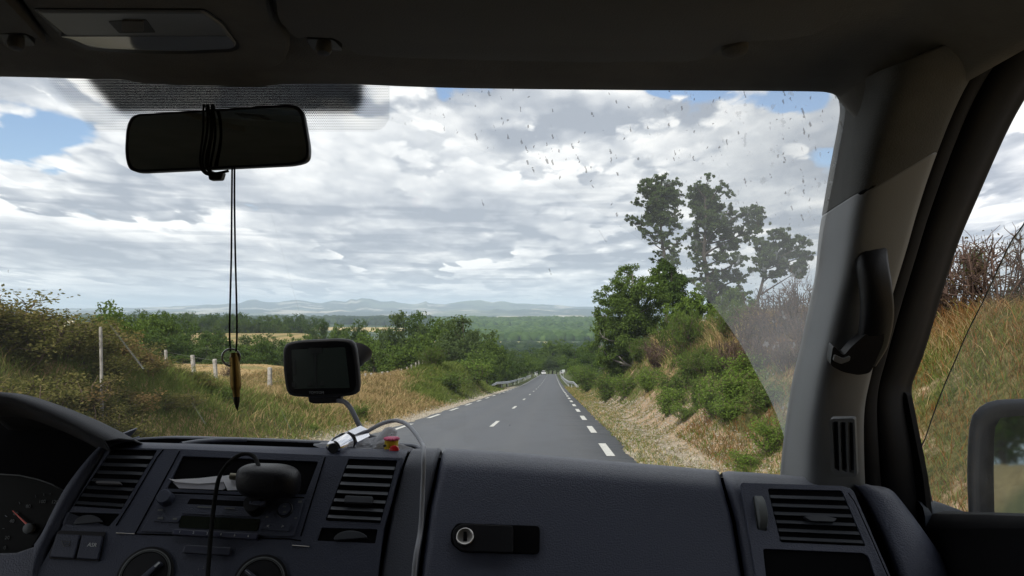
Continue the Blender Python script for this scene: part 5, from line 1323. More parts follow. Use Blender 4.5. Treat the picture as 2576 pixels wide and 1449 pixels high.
# switches left
SW = panel("switch_bank", quad_round([(145, 1334), (266, 1338), (250, 1412), (121, 1405)], 5), CP, .0015, MBk, VAN, off=.002, bv=.0005)
panel("rear_demist_switch", quad_round([(143, 1342), (200, 1345), (185, 1404), (124, 1400)], 4), CP, .004, MD2, SW, off=.006, bv=.0012)
panel("traction_switch", quad_round([(206, 1345), (258, 1348), (245, 1407), (192, 1404)], 4), CP, .004, MD2, SW, off=.006, bv=.0012)
text("switch_lettering", "ASR", 232, 1371, 14, CP, MWhite, SW, off=.0068, rot=.05)
icon = [(155, 1361), (177, 1362), (173, 1373), (160, 1374), (155, 1361)]
tube("switch_icon", [on(CP, u, v, .0066) for u, v in icon], .0004, MGrey, SW, 4)
tube("switch_icon", [on(CP, u, v, .0066) for u, v in ((161, 1369), (162, 1366), (164, 1369), (166, 1366), (168, 1369))], .0003, MGrey, SW, 4)
# heater panel
panel("heater_button_bar", quad_round([(466, 1369), (582, 1377), (577, 1397), (457, 1390)], 4), CP, .005, material("bluish_bar", (.04, .045, .07), .45, .05, 20), VAN, off=.006, bv=.0015)
for (u, v, r) in ((365, 1447, 64), (654, 1465, 62)):
    c = on(CP, u, v, .002); k_ = c.y / F
    HD = lathe("heater_dial", c, nG, [(0, (r + 8) * k_), (.001, (r + 8) * k_), (.0012, r * k_ * .86), (.002, r * k_ * .84), (.0022, .001)], MBk, VAN, seg=48)
    lathe("dial_bezel", c + nG * .001, nG, [(0, (r + 1.2) * k_), (.0012, (r + 1.2) * k_), (.0014, (r - 2.0) * k_), (0, (r - 2.2) * k_)], MGrey, HD, seg=64, cap=False)
    lathe("dial_bezel", c + nG * .001, nG, [(0, (r - 4) * k_), (.0012, (r - 4) * k_), (.0014, (r - 5) * k_), (0, (r - 5.2) * k_)], MGrey, HD, seg=64, cap=False)
    a = math.radians(42 if u < 500 else 140); dx = math.cos(a); dz = -math.sin(a) 
    e0 = on(CP, u + dx * r * .80, v + dz * r * .80, .012); e1 = on(CP, u - dx * r * .8, v - dz * r * .8, .012)
    pr = Vector((dz, 0, -dx)) ; wv_ = (on(CP, u + 8 * dz, v - 8 * dx, .012) - on(CP, u, v, .012))
    V = [e0 + wv_ * .7, e0 - wv_ * .7, e1 - wv_, e1 + wv_]; V2 = [p - nG * .012 for p in V]
    bevel(np_mesh("dial_grip", [tuple(p) for p in V + V2], [(0, 1, 2, 3), (7, 6, 5, 4), (0, 4, 5, 1), (1, 5, 6, 2), (2, 6, 7, 3), (3, 7, 4, 0)], MD2, HD), .002, 2)
    panel("dial_pointer", [(u + dx * r * .76 - 2, v + dz * r * .76 - 1), (u + dx * r * .76 + 2, v + dz * r * .76 + 1), (u + dx * r * .5 + 2, v + dz * r * .5 + 1), (u + dx * r * .5 - 2, v + dz * r * .5 - 1)], CP, .0004, MWhite, HD, off=.0135, bv=0)
for (u, v, s_) in ((483, 1447, "0"), (499, 1428, "1"), (512, 1424, "2"), (529, 1424, "3")): text("fan_number", s_, u, v + 4, 9, CP, MGrey, VAN, off=.003)

# ------- instrument hood and cluster on the left
HO = smooth_path([(-120, 985, 0), (0, 987, 0), (69, 994, 0), (171, 1027, 0), (240, 1058, 0), (309, 1094, 0), (335, 1106, 0)], 6)
HI = smooth_path([(-120, 994, 0), (0, 996, 0), (86, 1023, 0), (171, 1061, 0), (225, 1090, 0), (255, 1104, 0), (262, 1110, 0)], 6)
rowsH = []
for a, b in zip(HO, HI):
    pb = P(b[0], b[1], 1.00); pa = P(a[0], a[1], 1.10)
    rowsH.append([pa + Vector((-.03, .30, -.17)), pa + Vector((-.002, .05, -.017)), pa, pa.lerp(pb, .5) + Vector((0, 0, .003)), pb, pb + Vector((0, .004, -.006)), pb + Vector((-.07, .16, -.05))])
grid_surf("instrument_hood", rowsH, material("hood_plastic", (.036, .038, .044), .7, .1, 3, bump=.6, bscale=520, spec=.3), VAN, thick=.002)
# right flank of the hood running down beside the console
FO = smooth_path([(335, 1106, 0), (285, 1122, 0), (268, 1138, 0), (225, 1200, 0), (182, 1275, 0), (150, 1335, 0), (118, 1400, 0), (90, 1500, 0)], 6)
FI = smooth_path([(262, 1108, 0), (255, 1116, 0), (223, 1150, 0), (192, 1188, 0), (161, 1232, 0), (130, 1290, 0), (107, 1338, 0), (86, 1370, 0)], 6)
rowsF = []
for a, b in zip(FO, FI):
    pa = on(CP, a[0], a[1], -.004); pb = on(CP, b[0], b[1], .004)
    rowsF.append([pa + Vector((0, .02, 0)), pa, pa.lerp(pb, .5) + Vector((0, -.006, 0)), pb, pb + Vector((-.003, .012, 0)), pb + Vector((-.012, .12, 0))])
grid_surf("hood_flank", rowsF, MD2, VAN, thick=.002)
IC = (P(60, 1300, 1.10), Vector((0, -1, .35)).normalized())
panel("cluster_surround", [(-200, 1395), (-200, 1580), (100, 1580), (118, 1400), (90, 1372), (40, 1389), (0, 1390)], FACE, .01, MD, VAN, off=.004, bv=.003)
IPn = panel("instrument_cluster", quad_round([(-150, 1192), (0, 1192), (75, 1198), (165, 1235), (170, 1300), (130, 1400), (0, 1420), (-150, 1420)], 10), IC, .004, material("cluster_face", (.005, .006, .005), .5, .1, 10, spec=.12), VAN, bv=0)
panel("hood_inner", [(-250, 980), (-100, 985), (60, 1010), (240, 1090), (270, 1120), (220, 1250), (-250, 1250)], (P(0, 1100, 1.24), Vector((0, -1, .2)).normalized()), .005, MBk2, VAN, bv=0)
GN = IC[1]
for s_, u, v in (("20", 18, 1352), ("40", 26, 1306), ("60", 58, 1268), ("80", 110, 1236 + 10), ("100", 168, 1226 + 8)):
    pass
for s_, u, v in (("20", 18, 1353), ("40", 30, 1311), ("60", 40, 1292), ("80", 71, 1274), ("100", 106, 1262), ("120", 138, 1263), ("0", 12, 1378)):
    text("speed_number", s_, u, v, 12, IC, MGrey, IPn, off=.002)
for k, (u, v, du, dv) in enumerate(((12, 1330, -5, -1), (18, 1300, -5, -3), (50, 1268, -2, -5), (90, 1251, -1, -6), (110, 1247, 0, -6), (126, 1247, 1, -6))):
    tube("scale_tick", [on(IC, u, v, .002), on(IC, u + du, v + dv, .002)], .0005, MGrey, IPn, 4)
MRed = material("needle_red", (.65, .13, .10), .5, .05, 20)
tube("speed_needle", [on(IC, 74, 1325, .008), on(IC, 32, 1285, .006)], [.0016, .0006], MRed, IPn, 8)
lathe("needle_hub", on(IC, 76, 1330, .003), GN, [(0, .0075), (.006, .007), (.008, .004), (.0082, .001)], MGrey, IPn, seg=24)
tube("cluster_rim", [on(IC, u, v, .003) for u, v in ((-60, 1192), (0, 1193), (50, 1196), (95, 1206), (130, 1218), (160, 1234))], .0009, MGrey, IPn, 6)

# ------- tray on top of the console
rim = smooth_path([(300, 1112, 0), (336, 1103, 0), (400, 1098.5, 0), (457, 1098, 0), (566, 1101, 0), (692, 1105, 0), (839, 1111, 0), (960, 1114, 0), (1006, 1115.5, 0), (1040, 1118, 0), (1056, 1128, 0)], 5)
rowsT = []
for (u, v, _) in rim:
    p = P(u, v, 1.30); rowsT.append([p + Vector((0, .22, -.07)), p + Vector((0, .03, -.004)), p, p + Vector((0, -.005, -.003))])
TR = grid_surf("dash_tray", rowsT, MDt, VAN, thick=.002)
grid_surf("tray_wall", [[P(u, v, 1.30) + Vector((0, -.0055, -.0028)), P(u, v, 1.30) + Vector((0, -.008, -.07))] for (u, v, _) in rim], MBk2, TR)  # wall coloured black to paint the shade inside the open tray
np_mesh("tray_floor", [tuple(P(280, 1111, 1.12) + Vector((0, 0, -.055))), tuple(P(1060, 1125, 1.12) + Vector((0, 0, -.05))), tuple(P(1080, 1120, 1.31) + Vector((0, 0, -.055))), tuple(P(250, 1105, 1.31) + Vector((0, 0, -.06)))], [(0, 1, 2, 3)], MBk2, TR)
tube("tray_divider", smooth_path([tuple(P(455, 1117, 1.14)), tuple(P(500, 1110, 1.20)), tuple(P(540, 1107.5, 1.26)), tuple(P(620, 1107, 1.295))], 6), .0032, MDt, TR, 8)

# ------------------------------------------------------------------ interior mirror
MP_ = (P(546, 348, .935), Vector((.04, -1, -.03)).normalized())
ml = quad_round([(333, 288), (735, 262), (762, 275), (779, 372), (776, 405), (740, 415), (345, 434), (322, 425), (314, 385), (318, 318)], 22, 5)
rmh = []
cx_ = 546; cy_ = 348
def sc(s): return [(cx_ + (u - cx_) * (1 - (1 - s) * .9), cy_ + (v - cy_) * (1 - (1 - s) * 2.0)) for u, v in ml]
rm = []
for s, d in ((.955, -.001), (.965, .0), (.985, .002), (1.0, .000), (1.0, -.010), (.93, -.026), (.7, -.034), (.3, -.036)):
    rm.append([on(MP_, u, v, d if d > 0 else 0) + (Vector((0, -d, 0)) if d < 0 else Vector()) for u, v in sc(s) + [sc(s)[0]]])
RM = grid_surf("rear_view_mirror", rm, MBk, VAN)
V = [tuple(on(MP_, u, v, .0005)) for u, v in sc(.962)]
np_mesh("mirror_glass", V, [tuple(range(len(V)))], material("dim_mirror", (.60, .66, .62), .04, .02, 9, metal=1.0), RM)
panel("dipping_tab", quad_round([(521, 432), (562, 432), (556, 452), (525, 453)], 5), MP_, .012, MBk, RM, off=-.004, bv=.003)
tube("mirror_stalk", [on(MP_, 560, 330) + Vector((0, .03, 0)), on(WS, 560, 310, .004)], .010, MBk, RM, 12)
lathe("mirror_foot", on(WS, 560, 312, .001), (0, -.6, -.75), [(0, .020), (.006, .018), (.010, .010)], MBk, RM, seg=20)

# ------------------------------------------------------------------ pendant on its cord
yy0 = .922
PE = thing("cartridge_pendant", "brass rifle cartridge with a metal ring hanging on black cords from the mirror", "pendant", tuple(P(590, 900, .92)))
MCord = material("black_cord", (.006, .006, .006), .8, .2, 90, bump=.6, bscale=700, spec=.2)
def cord(pts, r=.0011): return tube("cord", smooth_path([tuple(P(*p)) for p in pts], 6), r, MCord, PE, 8)
cord([(584, 420, .93), (583, 520, .926), (582, 640, .925), (579, 760, .924), (577.5, 840, .923), (580, 884, .921)])
cord([(590, 418, .93), (590, 520, .927), (592, 640, .925), (595, 760, .924), (596, 840, .923), (594, 884, .921)])
for k, (a, b) in enumerate(((512, 505), (522, 511), (536, 526), (533, 520))):
    cord([(a + 4, 270, .955), (a, 268, .925), (a - 1, 330, .921 - k * .001), (b - 2, 400, .921 - k * .001), (b + 3, 428, .925), (b + 12, 434, .94)], .0012 + .0002 * (k % 2))
cord([(505, 424, .93), (520, 438, .928), (545, 436, .928), (575, 430, .929)], .0016)
rc = P(581, 899, .922); ra = Vector((.36, -.92, .10)).normalized(); k_ = .922 / F
lathe("ring", rc - ra * .0026, ra, [(0, 18.8 * k_), (0, 22.8 * k_), (.0030, 23.6 * k_), (.0060, 22.8 * k_), (.0060, 18.8 * k_), (.0030, 18.4 * k_), (0, 18.8 * k_)], MSteel, PE, seg=48, cap=False)
ct = P(589, 888, .924); cb = P(597, 1036, .918); axc = (cb - ct); Lc = axc.length
lathe("cartridge", ct, axc, [(0, 9 * k_), (.004 * 1, 10.5 * k_), (.005, 12.2 * k_), (Lc * .52, 13.4 * k_), (Lc * .58, 12.6 * k_), (Lc * .60, 12.2 * k_), (Lc * .64, 9.2 * k_), (Lc * .75, 8.6 * k_)], MBrass, PE, seg=32)
lathe("bullet_tip", ct + axc * .75, axc, [(0, 8.4 * k_), (Lc * .08, 7.2 * k_), (Lc * .16, 4.4 * k_), (Lc * .22, 1.6 * k_), (Lc * .25, .3 * k_)], material("dark_bullet", (.02, .018, .016), .35, .1, 30, metal=.6), PE, seg=28)

# ------------------------------------------------------------------ satellite navigator on its window mount
GPn = (P(806, 928, 1.285), Vector((-.10, -1, .05)).normalized())
GP = thing("satellite_navigator", "black satellite navigator with a dim screen on a suction mount against the windscreen", "sat nav", tuple(P(815, 1010, 1.29)))
gl_ = resample([(712, 930), (711, 895), (714, 872), (728, 861), (760, 856), (800, 854), (850, 852), (882, 856), (893, 868), (899, 900), (904, 950), (903, 982), (894, 992), (870, 997), (815, 1000), (760, 999), (728, 994), (718, 975), (712, 930)], 56)
rg_ = []
for s, d in ((.90, .0005), (.93, .001), (.975, .0), (1.0, -.004), (1.0, -.012), (.95, -.020), (.6, -.024), (.1, -.025)):
    cu2, cv2 = 808 + (1 - s) * 30, 926
    rg_.append([on(GPn, cu2 + (u - cu2) * s, cv2 + (v - cv2) * s, 0) + Vector((0, -d, 0)) for u, v in gl_])
GBd = grid_surf("case", rg_, MBk, GP)
MFace = material("glossy_bezel", (.004, .004, .005), .15, .1, 9, spec=.5)
V = [tuple(on(GPn, 806 + (u - 808) * .90, 926 + (v - 926) * .90, .002)) for u, v in gl_[:-1]]
np_mesh("bezel", V, [tuple(range(len(V)))], MFace, GP)
SC = panel("screen", quad_round([(733, 880), (868, 873), (880, 976), (738, 978)], 3), GPn, .0008, material("dim_lcd", (.020, .028, .024), .22, .2, 5, spec=.45), GP, off=.003, bv=0)
MLcd = material("lcd_dark_marks", (.006, .009, .009), .3, .1, 9)
for pts in (rrect(776, 875, 811, 889, 4), rrect(737, 904, 744, 942, 3), rrect(734, 962, 743, 974, 3), [(790, 890), (796, 890), (797, 976), (792, 976)], rrect(775, 960, 784, 970, 3), rrect(806, 959, 814, 969, 3)):
    panel("screen_mark", pts, GPn, .0004, MLcd, SC, off=.0038, bv=0)
text("maker_lettering", "TOMTOM", 796, 988, 9, GPn, MGrey, GP, off=.0032)
GPb = (GPn[0] + Vector((0, .012, 0)), GPn[1])
panel("dock", quad_round([(773, 992), (858, 992), (857, 1008), (850, 1014), (790, 1016), (776, 1012)], 5), GPb, .014, MBk, GP, off=.0, bv=.003)
cupc = on(WS, 893, 886, .004); wn = WS[1].copy(); wn = -wn if wn.y > 0 else wn
lathe("suction_cup", cupc, wn, [(0, .030), (.004, .029), (.012, .022), (.020, .018), (.026, .012), (.028, .002)], MBk, GP, seg=36)
tube("mount_arm", [cupc + wn * .02, P(870, 900, 1.34), P(840, 925, 1.315)], .009, MBk, GP, 12)
MCable = material("grey_cable", (.32, .33, .36), .5, .08, 40, spec=.5)
MCabD = material("dark_cable", (.05, .052, .062), .45, .08, 40, spec=.5)
tube("power_cord", smooth_path([tuple(P(850, 1008, 1.285)), tuple(P(868, 1012, 1.27)), tuple(P(885, 1032, 1.25)), tuple(P(905, 1072, 1.23)), tuple(P(925, 1095, 1.22)), tuple(P(950, 1104, 1.215)), tuple(P(975, 1112, 1.21))], 8), .0040, MCabD, GP, 10)

# ------------------------------------------------------------------ charger and its cable
CH = thing("phone_charger", "chrome cigarette lighter charger with a grey cable lying on the dash tray", "charger", tuple(P(870, 1115, 1.16)))
a_ = P(838, 1128, 1.10); b_ = P(914, 1092, 1.20); ax_ = b_ - a_; Lx = ax_.length
lathe("charger_tip", a_, ax_, [(0, .008), (.001, .011), (Lx * .12, .0135), (Lx * .34, .0150), (Lx * .36, .013)], MChrome, CH, seg=28)
lathe("charger_collar", a_ + ax_ * .36, ax_, [(0, .0115), (Lx * .10, .0115)], MBk, CH, seg=24)
lathe("charger_body", a_ + ax_ * .46, ax_, [(0, .0135), (.001, .0150), (Lx * .44, .0150), (Lx * .50, .012), (Lx * .53, .006)], MChrome, CH, seg=8, smooth=False)
lathe("charger_socket", a_ - ax_.normalized() * .0004, ax_, [(0, .0075), (.002, .0075)], MBk, CH, seg=20)
tube("cable", smooth_path([tuple(P(*p)) for p in ((914, 1093, 1.195), (935, 1079, 1.18), (960, 1066, 1.17), (985, 1059, 1.16), (1003, 1059, 1.15), (1024, 1068, 1.13), (1044, 1089, 1.10), (1062, 1117, 1.06), (1066, 1128, 1.02), (1066, 1160, .995), (1063, 1240, .985), (1058, 1330, .965), (1046, 1400, .935), (1040, 1470, .92), (1036, 1560, .90))], 8), .0030, MCable, CH, 10)

# ------------------------------------------------------------------ plastic bag, sweet tube, papers, spectacle case
rb = np.random.default_rng(12)
def bag():
    bm = bmesh.new(); bmesh.ops.create_icosphere(bm, subdivisions=5, radius=1)
    c = P(905, 1126, 1.17)
    for v in bm.verts:
        p = v.co.copy()
        r = 1 + .34 * (vnoise(np.array([p.x * 3 + 5]), np.array([p.y * 3 + p.z * 4]), 3)[0] - .5) * 2 + .22 * abs(vnoise(np.array([p.x * 9]), np.array([p.z * 9 + p.y * 5]), 5)[0] - .5) * 2
        peak = max(0, p.x - .35) * max(0, p.z) * 1.3
        v.co = Vector((c.x + p.x * .062 * r, c.y + p.y * .032 * r, c.z - .004 + p.z * .015 * r + peak * .030))
    me = bpy.data.meshes.new("plastic_bag"); 
    V = [tuple(v.co) for v in bm.verts]; Fc = [tuple(q.index for q in f.verts) for f in bm.faces]; bm.free()
    m = bpy.data.materials.new("thin_white_plastic"); m.use_nodes = True; T = NT(m.node_tree); T.n.clear(); out = T.new('ShaderNodeOutputMaterial')
    tr = T.new('ShaderNodeBsdfTransparent'); pb_ = T.new('ShaderNodeBsdfPrincipled'); T.put(pb_.inputs['Base Color'], (.66, .67, .70)); pb_.inputs['Roughness'].default_value = .35
    tl = T.new('ShaderNodeBsdfTranslucent'); T.put(tl.inputs[0], (.6, .6, .63)); g_ = T.new('ShaderNodeNewGeometry'); n = T.noise(g_.outputs['Position'], 90, 3, .6)
    m1 = T.new('ShaderNodeMixShader'); m1.inputs[0].default_value = .4; T.l.new(pb_.outputs[0], m1.inputs[1]); T.l.new(tl.outputs[0], m1.inputs[2])
    m2 = T.new('ShaderNodeMixShader'); T.put(m2.inputs[0], T.lin(n, .3, .7, .50, .85)); T.l.new(tr.outputs[0], m2.inputs[1]); T.l.new(m1.outputs[0], m2.inputs[2]); T.l.new(m2.outputs[0], out.inputs[0])
    o = np_mesh("plastic_bag", V, Fc, m, None, smooth=True, origin=tuple(c)); tag(o, "crumpled translucent white plastic bag on the dash tray beside the charger", "plastic bag")
    pk = thing
    tube("bag_twist", smooth_path([tuple(P(950, 1120, 1.165)), tuple(P(962, 1104, 1.165)), tuple(P(974, 1086, 1.165)), tuple(P(986, 1082, 1.165)), tuple(P(993, 1088, 1.165)), tuple(P(990, 1096, 1.165)), tuple(P(982, 1094, 1.165))], 6), np.interp(np.linspace(0, 1, 37), [0, .5, 1], [.010, .0045, .0018]), m, o, 8)
bag()
SWT = thing("sweet_tube", "small yellow sweet tube with a frilled pink cap and a red disc on its front", "sweet tube", tuple(P(984, 1133, 1.13)))
k2 = 1.13 / F; sb = P(984, 1137, 1.13); upz = Vector((.03, 0, 1))
MYel = material("yellow_plastic", (.72, .50, .02), .35, .05, 20); MPk = material("pink_plastic", (.72, .10, .22), .4, .05, 20); MRd = material("red_plastic", (.60, .015, .02), .35, .05, 20)
lathe("tube_body", sb, upz, [(0, 17 * k2), (4 * k2, 18 * k2), (22 * k2, 17 * k2), (30 * k2, 18 * k2)], MYel, SWT, seg=28)
V = []; Fc = []; seg = 40
for (d, r) in ((31, 15), (31, 19), (34, 19.5), (36.5, 15), (38, 8), (38.3, .5)):
    for k in range(seg):
        a = 2 * math.pi * k / seg; rr = (r + (1.4 * math.cos(a * 10) if 8 < r < 20 else 0)) * k2; q = sb + upz * (d * k2 + (1.2 * k2 * math.cos(a * 10) if 10 < r < 20 else 0)); V.append((q.x + rr * math.cos(a), q.y + rr * math.sin(a), q.z))
for i in range(5):
    for k in range(seg):
        a = i * seg + k; b = i * seg + (k + 1) % seg; Fc.append((a, b, b + seg, a + seg))
np_mesh("frilled_cap", V, Fc, MPk, SWT, smooth=True)
lathe("red_disc", P(992, 1133, 1.112), (-.1, -1, .2), [(0, 12.5 * k2), (.003, 12 * k2), (.004, 9 * k2), (.0042, .5 * k2)], MRd, SWT, seg=28)
lathe("dark_stud", P(969, 1121, 1.116), (-.3, -1, .1), [(0, 3.6 * k2), (.003, 3 * k2), (.004, .5 * k2)], MBk, SWT, seg=16)

TP = (CP[0], CP[1])
PA = thing("folded_paper", "folded white paper sheets lying in the open tray above the radio", "paper", tuple(on(CP, 520, 1225, .003)))
MPap = material("white_paper", (.80, .80, .84), .8, .05, 12, bump=.2, bscale=90)
panel("paper_sheet", [(424, 1204), (440, 1206), (500, 1203), (560, 1196), (566, 1206), (560, 1212), (500, 1217), (440, 1212)], CP, .001, MPap, PA, off=.010, bv=0)
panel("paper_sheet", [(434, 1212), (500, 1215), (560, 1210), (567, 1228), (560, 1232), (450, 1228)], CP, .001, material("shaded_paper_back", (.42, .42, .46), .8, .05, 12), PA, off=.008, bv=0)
panel("paper_sheet", [(556, 1198), (576, 1195), (592, 1203), (600, 1218), (612, 1232), (572, 1233)], CP, .0015, MPap, PA, off=.014, bv=0)
tube("paper_clip_plug", [on(CP, 580, 1198, .018), on(CP, 600, 1200, .018)], .0045, material("beige_plastic", (.42, .38, .27), .5, .05, 20), PA, 10)
SG = thing("spectacle_case", "rounded black case jammed in the tray above the radio, black cord looped over it", "case", tuple(on(CP, 676, 1235, .01)))
def blobcase():
    bm = bmesh.new(); bmesh.ops.create_uvsphere(bm, u_segments=40, v_segments=24, radius=1)
    c = on(CP, 676, 1210, .030); k = c.y / F; V = []
    for v in bm.verts:
        p = v.co; f = lambda t, e: abs(t) ** e * (1 if t > 0 else -1)
        V.append((c.x + f(p.x, .62) * 79 * k, c.y + f(p.y, .8) * .026, c.z + f(p.z, .62) * 42 * k - p.x * .003))
    Fc = [tuple(q.index for q in f.verts) for f in bm.faces]; bm.free()
    return np_mesh("case_shell", V, Fc, material("black_leatherette", (.010, .010, .013), .42, .1, 9, bump=.3, bscale=500, spec=.4), SG, smooth=True)
blobcase()
tube("cord", smooth_path([tuple(on(CP, u, v, o_)) for u, v, o_ in ((655, 1188, .055), (650, 1170, .05), (640, 1150, .045), (622, 1142, .045), (600, 1146, .045), (572, 1168, .045), (552, 1200, .04), (543, 1240, .03), (536, 1290, .02), (530, 1350, .018), (526, 1400, .018), (522, 1460, .018), (520, 1540, .018))], 6), .0028, MCord, SG, 8)
UP = thing("usb_plug", "small black plug unit standing out of the radio below the black case", "plug", tuple(on(CP, 646, 1275, .01)))
lathe("plug_body", on(CP, 646, 1278, .002), nG, [(0, .0125), (.012, .0125), (.020, .0115), (.021, .001)], MBk, UP, seg=24)
panel("plug_face", quad_round([(626, 1258), (668, 1260), (664, 1272), (624, 1270)], 4), CP, .006, MD2, UP, off=.026, bv=.0015)

# ------------------------------------------------------------------ fence posts, wires, road furniture, cars
MPost = material("weathered_post", (.42, .40, .37), .95, .2, 5, bump=1, bscale=18, spec=.1, color2=(.20, .185, .165))
def post(u0, v0, u1, v1, wpx, Y, label, group=None):
    b = P(u0, v0, Y); z = gz(b.x, Y); t = P(u1, v1, Y); r = wpx * .5 * Y / F
    ax = t - b; b2 = Vector((b.x, b.y, min(z - .15, b.z - .1))) ; 
    L = (t - b2).length
    o = lathe("fence_post", b2, t - b2, [(0, r), (L * .3, r * 1.05), (L * .6, r * .95), (L * .97, r), (L, r * .8)], MPost, None, seg=7, origin=(b.x, Y, z), smooth=False)
    tag(o, label, "fence post", group); return t
tp = []
for a in [(258, 885, 253, 822, 8, 12, "fence post sticking out of the brambles, leftmost of the row"), (421, 905, 417, 880, 8, 33, "thin upright fence post second from the left"), (494, 957, 484, 893, 11, 34, "thick leaning fence post third from the left"),
          (546, 945, 540, 903, 11, 40, "leaning fence post between the third post and the hanging pendant"), (679, 984, 679, 924, 12, 40, "grey split fence post standing alone left of the sat nav")]:
    post(*a)
fl = [(905, 958, 904, 940, 5, 52), (921, 956, 919, 939, 5, 54), (935, 955, 934, 938, 5.5, 56), (963, 950, 962, 935, 6, 58), (976, 948, 975, 934, 5, 60), (997, 940, 996, 931, 4, 62), (1011, 940, 1010, 928, 4.5, 62), (1024, 938, 1024, 924, 4.5, 61), (1036, 936, 1035, 918, 4.5, 60), (1047, 931, 1046, 912, 4.5, 60), (1055, 926, 1054, 905, 5, 60), (1063, 922, 1063, 906, 3.5, 62)]
for k, a in enumerate(fl):
    lab = {0: "fence post just right of the sat nav, first of the farther run", 11: "last fence post before the knoll's bushes", 10: "tallest fence post at the knoll end of the row"}.get(k, "weathered fence post in the farther run climbing the knoll")
    post(*a, lab, None if k in (0, 10, 11) else "fence posts climbing the knoll")
o = lathe("marker_stone", P(979, 958, 57), (.15, 0, 1), [(0, .13), (.4, .13), (.43, .08)], MWhite, None, seg=8, origin=tuple(P(979, 958, 57))); tag(o, "small white marker leaning beside the fence posts", "marker")
o = lathe("marker_stone", P(986, 956, 57), (-.1, 0, 1), [(0, .12), (.40, .12), (.43, .08)], MWhite, None, seg=8, origin=tuple(P(986, 956, 57))); tag(o, "right hand white marker of the pair by the fence", "marker")
wires = []
for dz in (.25, .6, .95):
    pts = [P(u, v, Y) - Vector((0, 0, (1.2 if Y < 45 else .6) * (1 - dz) * .8)) for u, v, Y in ((417, 882, 33), (484, 895, 34), (540, 905, 40), (679, 926, 40), (780, 932, 46), (904, 941, 52), (962, 936, 58), (1010, 929, 62), (1054, 906, 60))]
    wires.append((np.array([tuple(p) for p in pts]), np.full(len(pts), .004)))
V, Fq = tubes(wires, 4); tag(np_mesh("fence_wire", V, Fq, MSteel, None, origin=tuple(P(679, 980, 40))), "thin wires strung between the fence posts along the pasture", "wire")

MGal = material("galvanised_steel", (.42, .44, .46), .5, .15, 3, metal=.6)
def guardrail(pts, label, end):
    root = thing("guardrail", label, "guardrail", (pts[0][0], pts[0][1], gz(pts[0][0], pts[0][1])))
    prof = [(0, .16), (.05, .12), (.05, .06), (0, .0), (.05, -.06), (.05, -.12), (0, -.16)]
    rows_ = []
    for (x, y, z) in pts: rows_.append([(x + s_ * -1 * end, y, z + h_) for s_, h_ in prof])
    grid_surf("rail", rows_, MGal, root, thick=.01, smooth=False)
    for k in range(0, len(pts), 2):
        x, y, z = pts[k]; g = gz(x, y); boxw("rail_post", (x + end * .03, y - .05, g - .2), (x + end * .13, y + .05, z + .14), MGal, root)
def railpts(t, y0, y1, n, flare, h=.62):
    out = []
    for k in range(n):
        y = y0 + (y1 - y0) * k / (n - 1); tt = t + flare * max(0, 1 - (y - y0) / 14) ** 2; out.append((tt + RD * y, y, -float(drop(y)) + h - (.45 if k == 0 else 0)))
    return out
guardrail(railpts(-6.1, 96, 225, 40, -1.6), "long steel guardrail on the left verge far down the road", -1)
guardrail(railpts(2.25, 100, 215, 36, .9), "steel guardrail on the right verge with a flared near end", 1)
def marker(u, vb, vt, Y, label):
    b = P(u, vb, Y); t = P(u, vt, Y); L = t.z - b.z; r = .09
    root = thing("road_marker_post", label, "marker post", tuple(b))
    lathe("post_body", b - Vector((0, 0, .4)), (0, 0, 1), [(0, r), (L + .3, r), (L + .4, r * .6)], MWhite, root, seg=12); lathe("black_band", b + Vector((0, 0, L * .55)), (0, 0, 1), [(0, r * 1.08), (L * .18, r * 1.08)], MBk, root, seg=12)
marker(1351, 943, 934, 235, "taller white marker post beside the far left end of the guardrail"); marker(1347.5, 941, 936, 250, "shorter white marker post left of the taller one"); marker(1409.5, 939, 934.5, 250, "white marker post on the right verge beside the road sign")
def sign(u, v, w, h, Y, label, col_):
    c = P(u, v, Y); k = Y / F; g = gz(c.x, Y); root = thing("road_sign", label, "road sign", (c.x, Y, g))
    boxw("sign_plate", (c.x - w * k / 2, Y - .03, c.z - h * k / 2), (c.x + w * k / 2, Y, c.z + h * k / 2), col_, root, bv=.01)
    boxw("sign_post", (c.x - .05, Y, g - .2), (c.x + .05, Y + .08, c.z + h * k / 2 - .02), MGal, root)
sign(1344.5, 932, 6, 2.4, 240, "small white direction sign left of the road near the cars", MWhite); sign(1417.5, 933, 7, 6.5, 230, "square pale sign board on the right verge near the bottom", material("sign_back", (.42, .46, .44), .6, .1, 3))

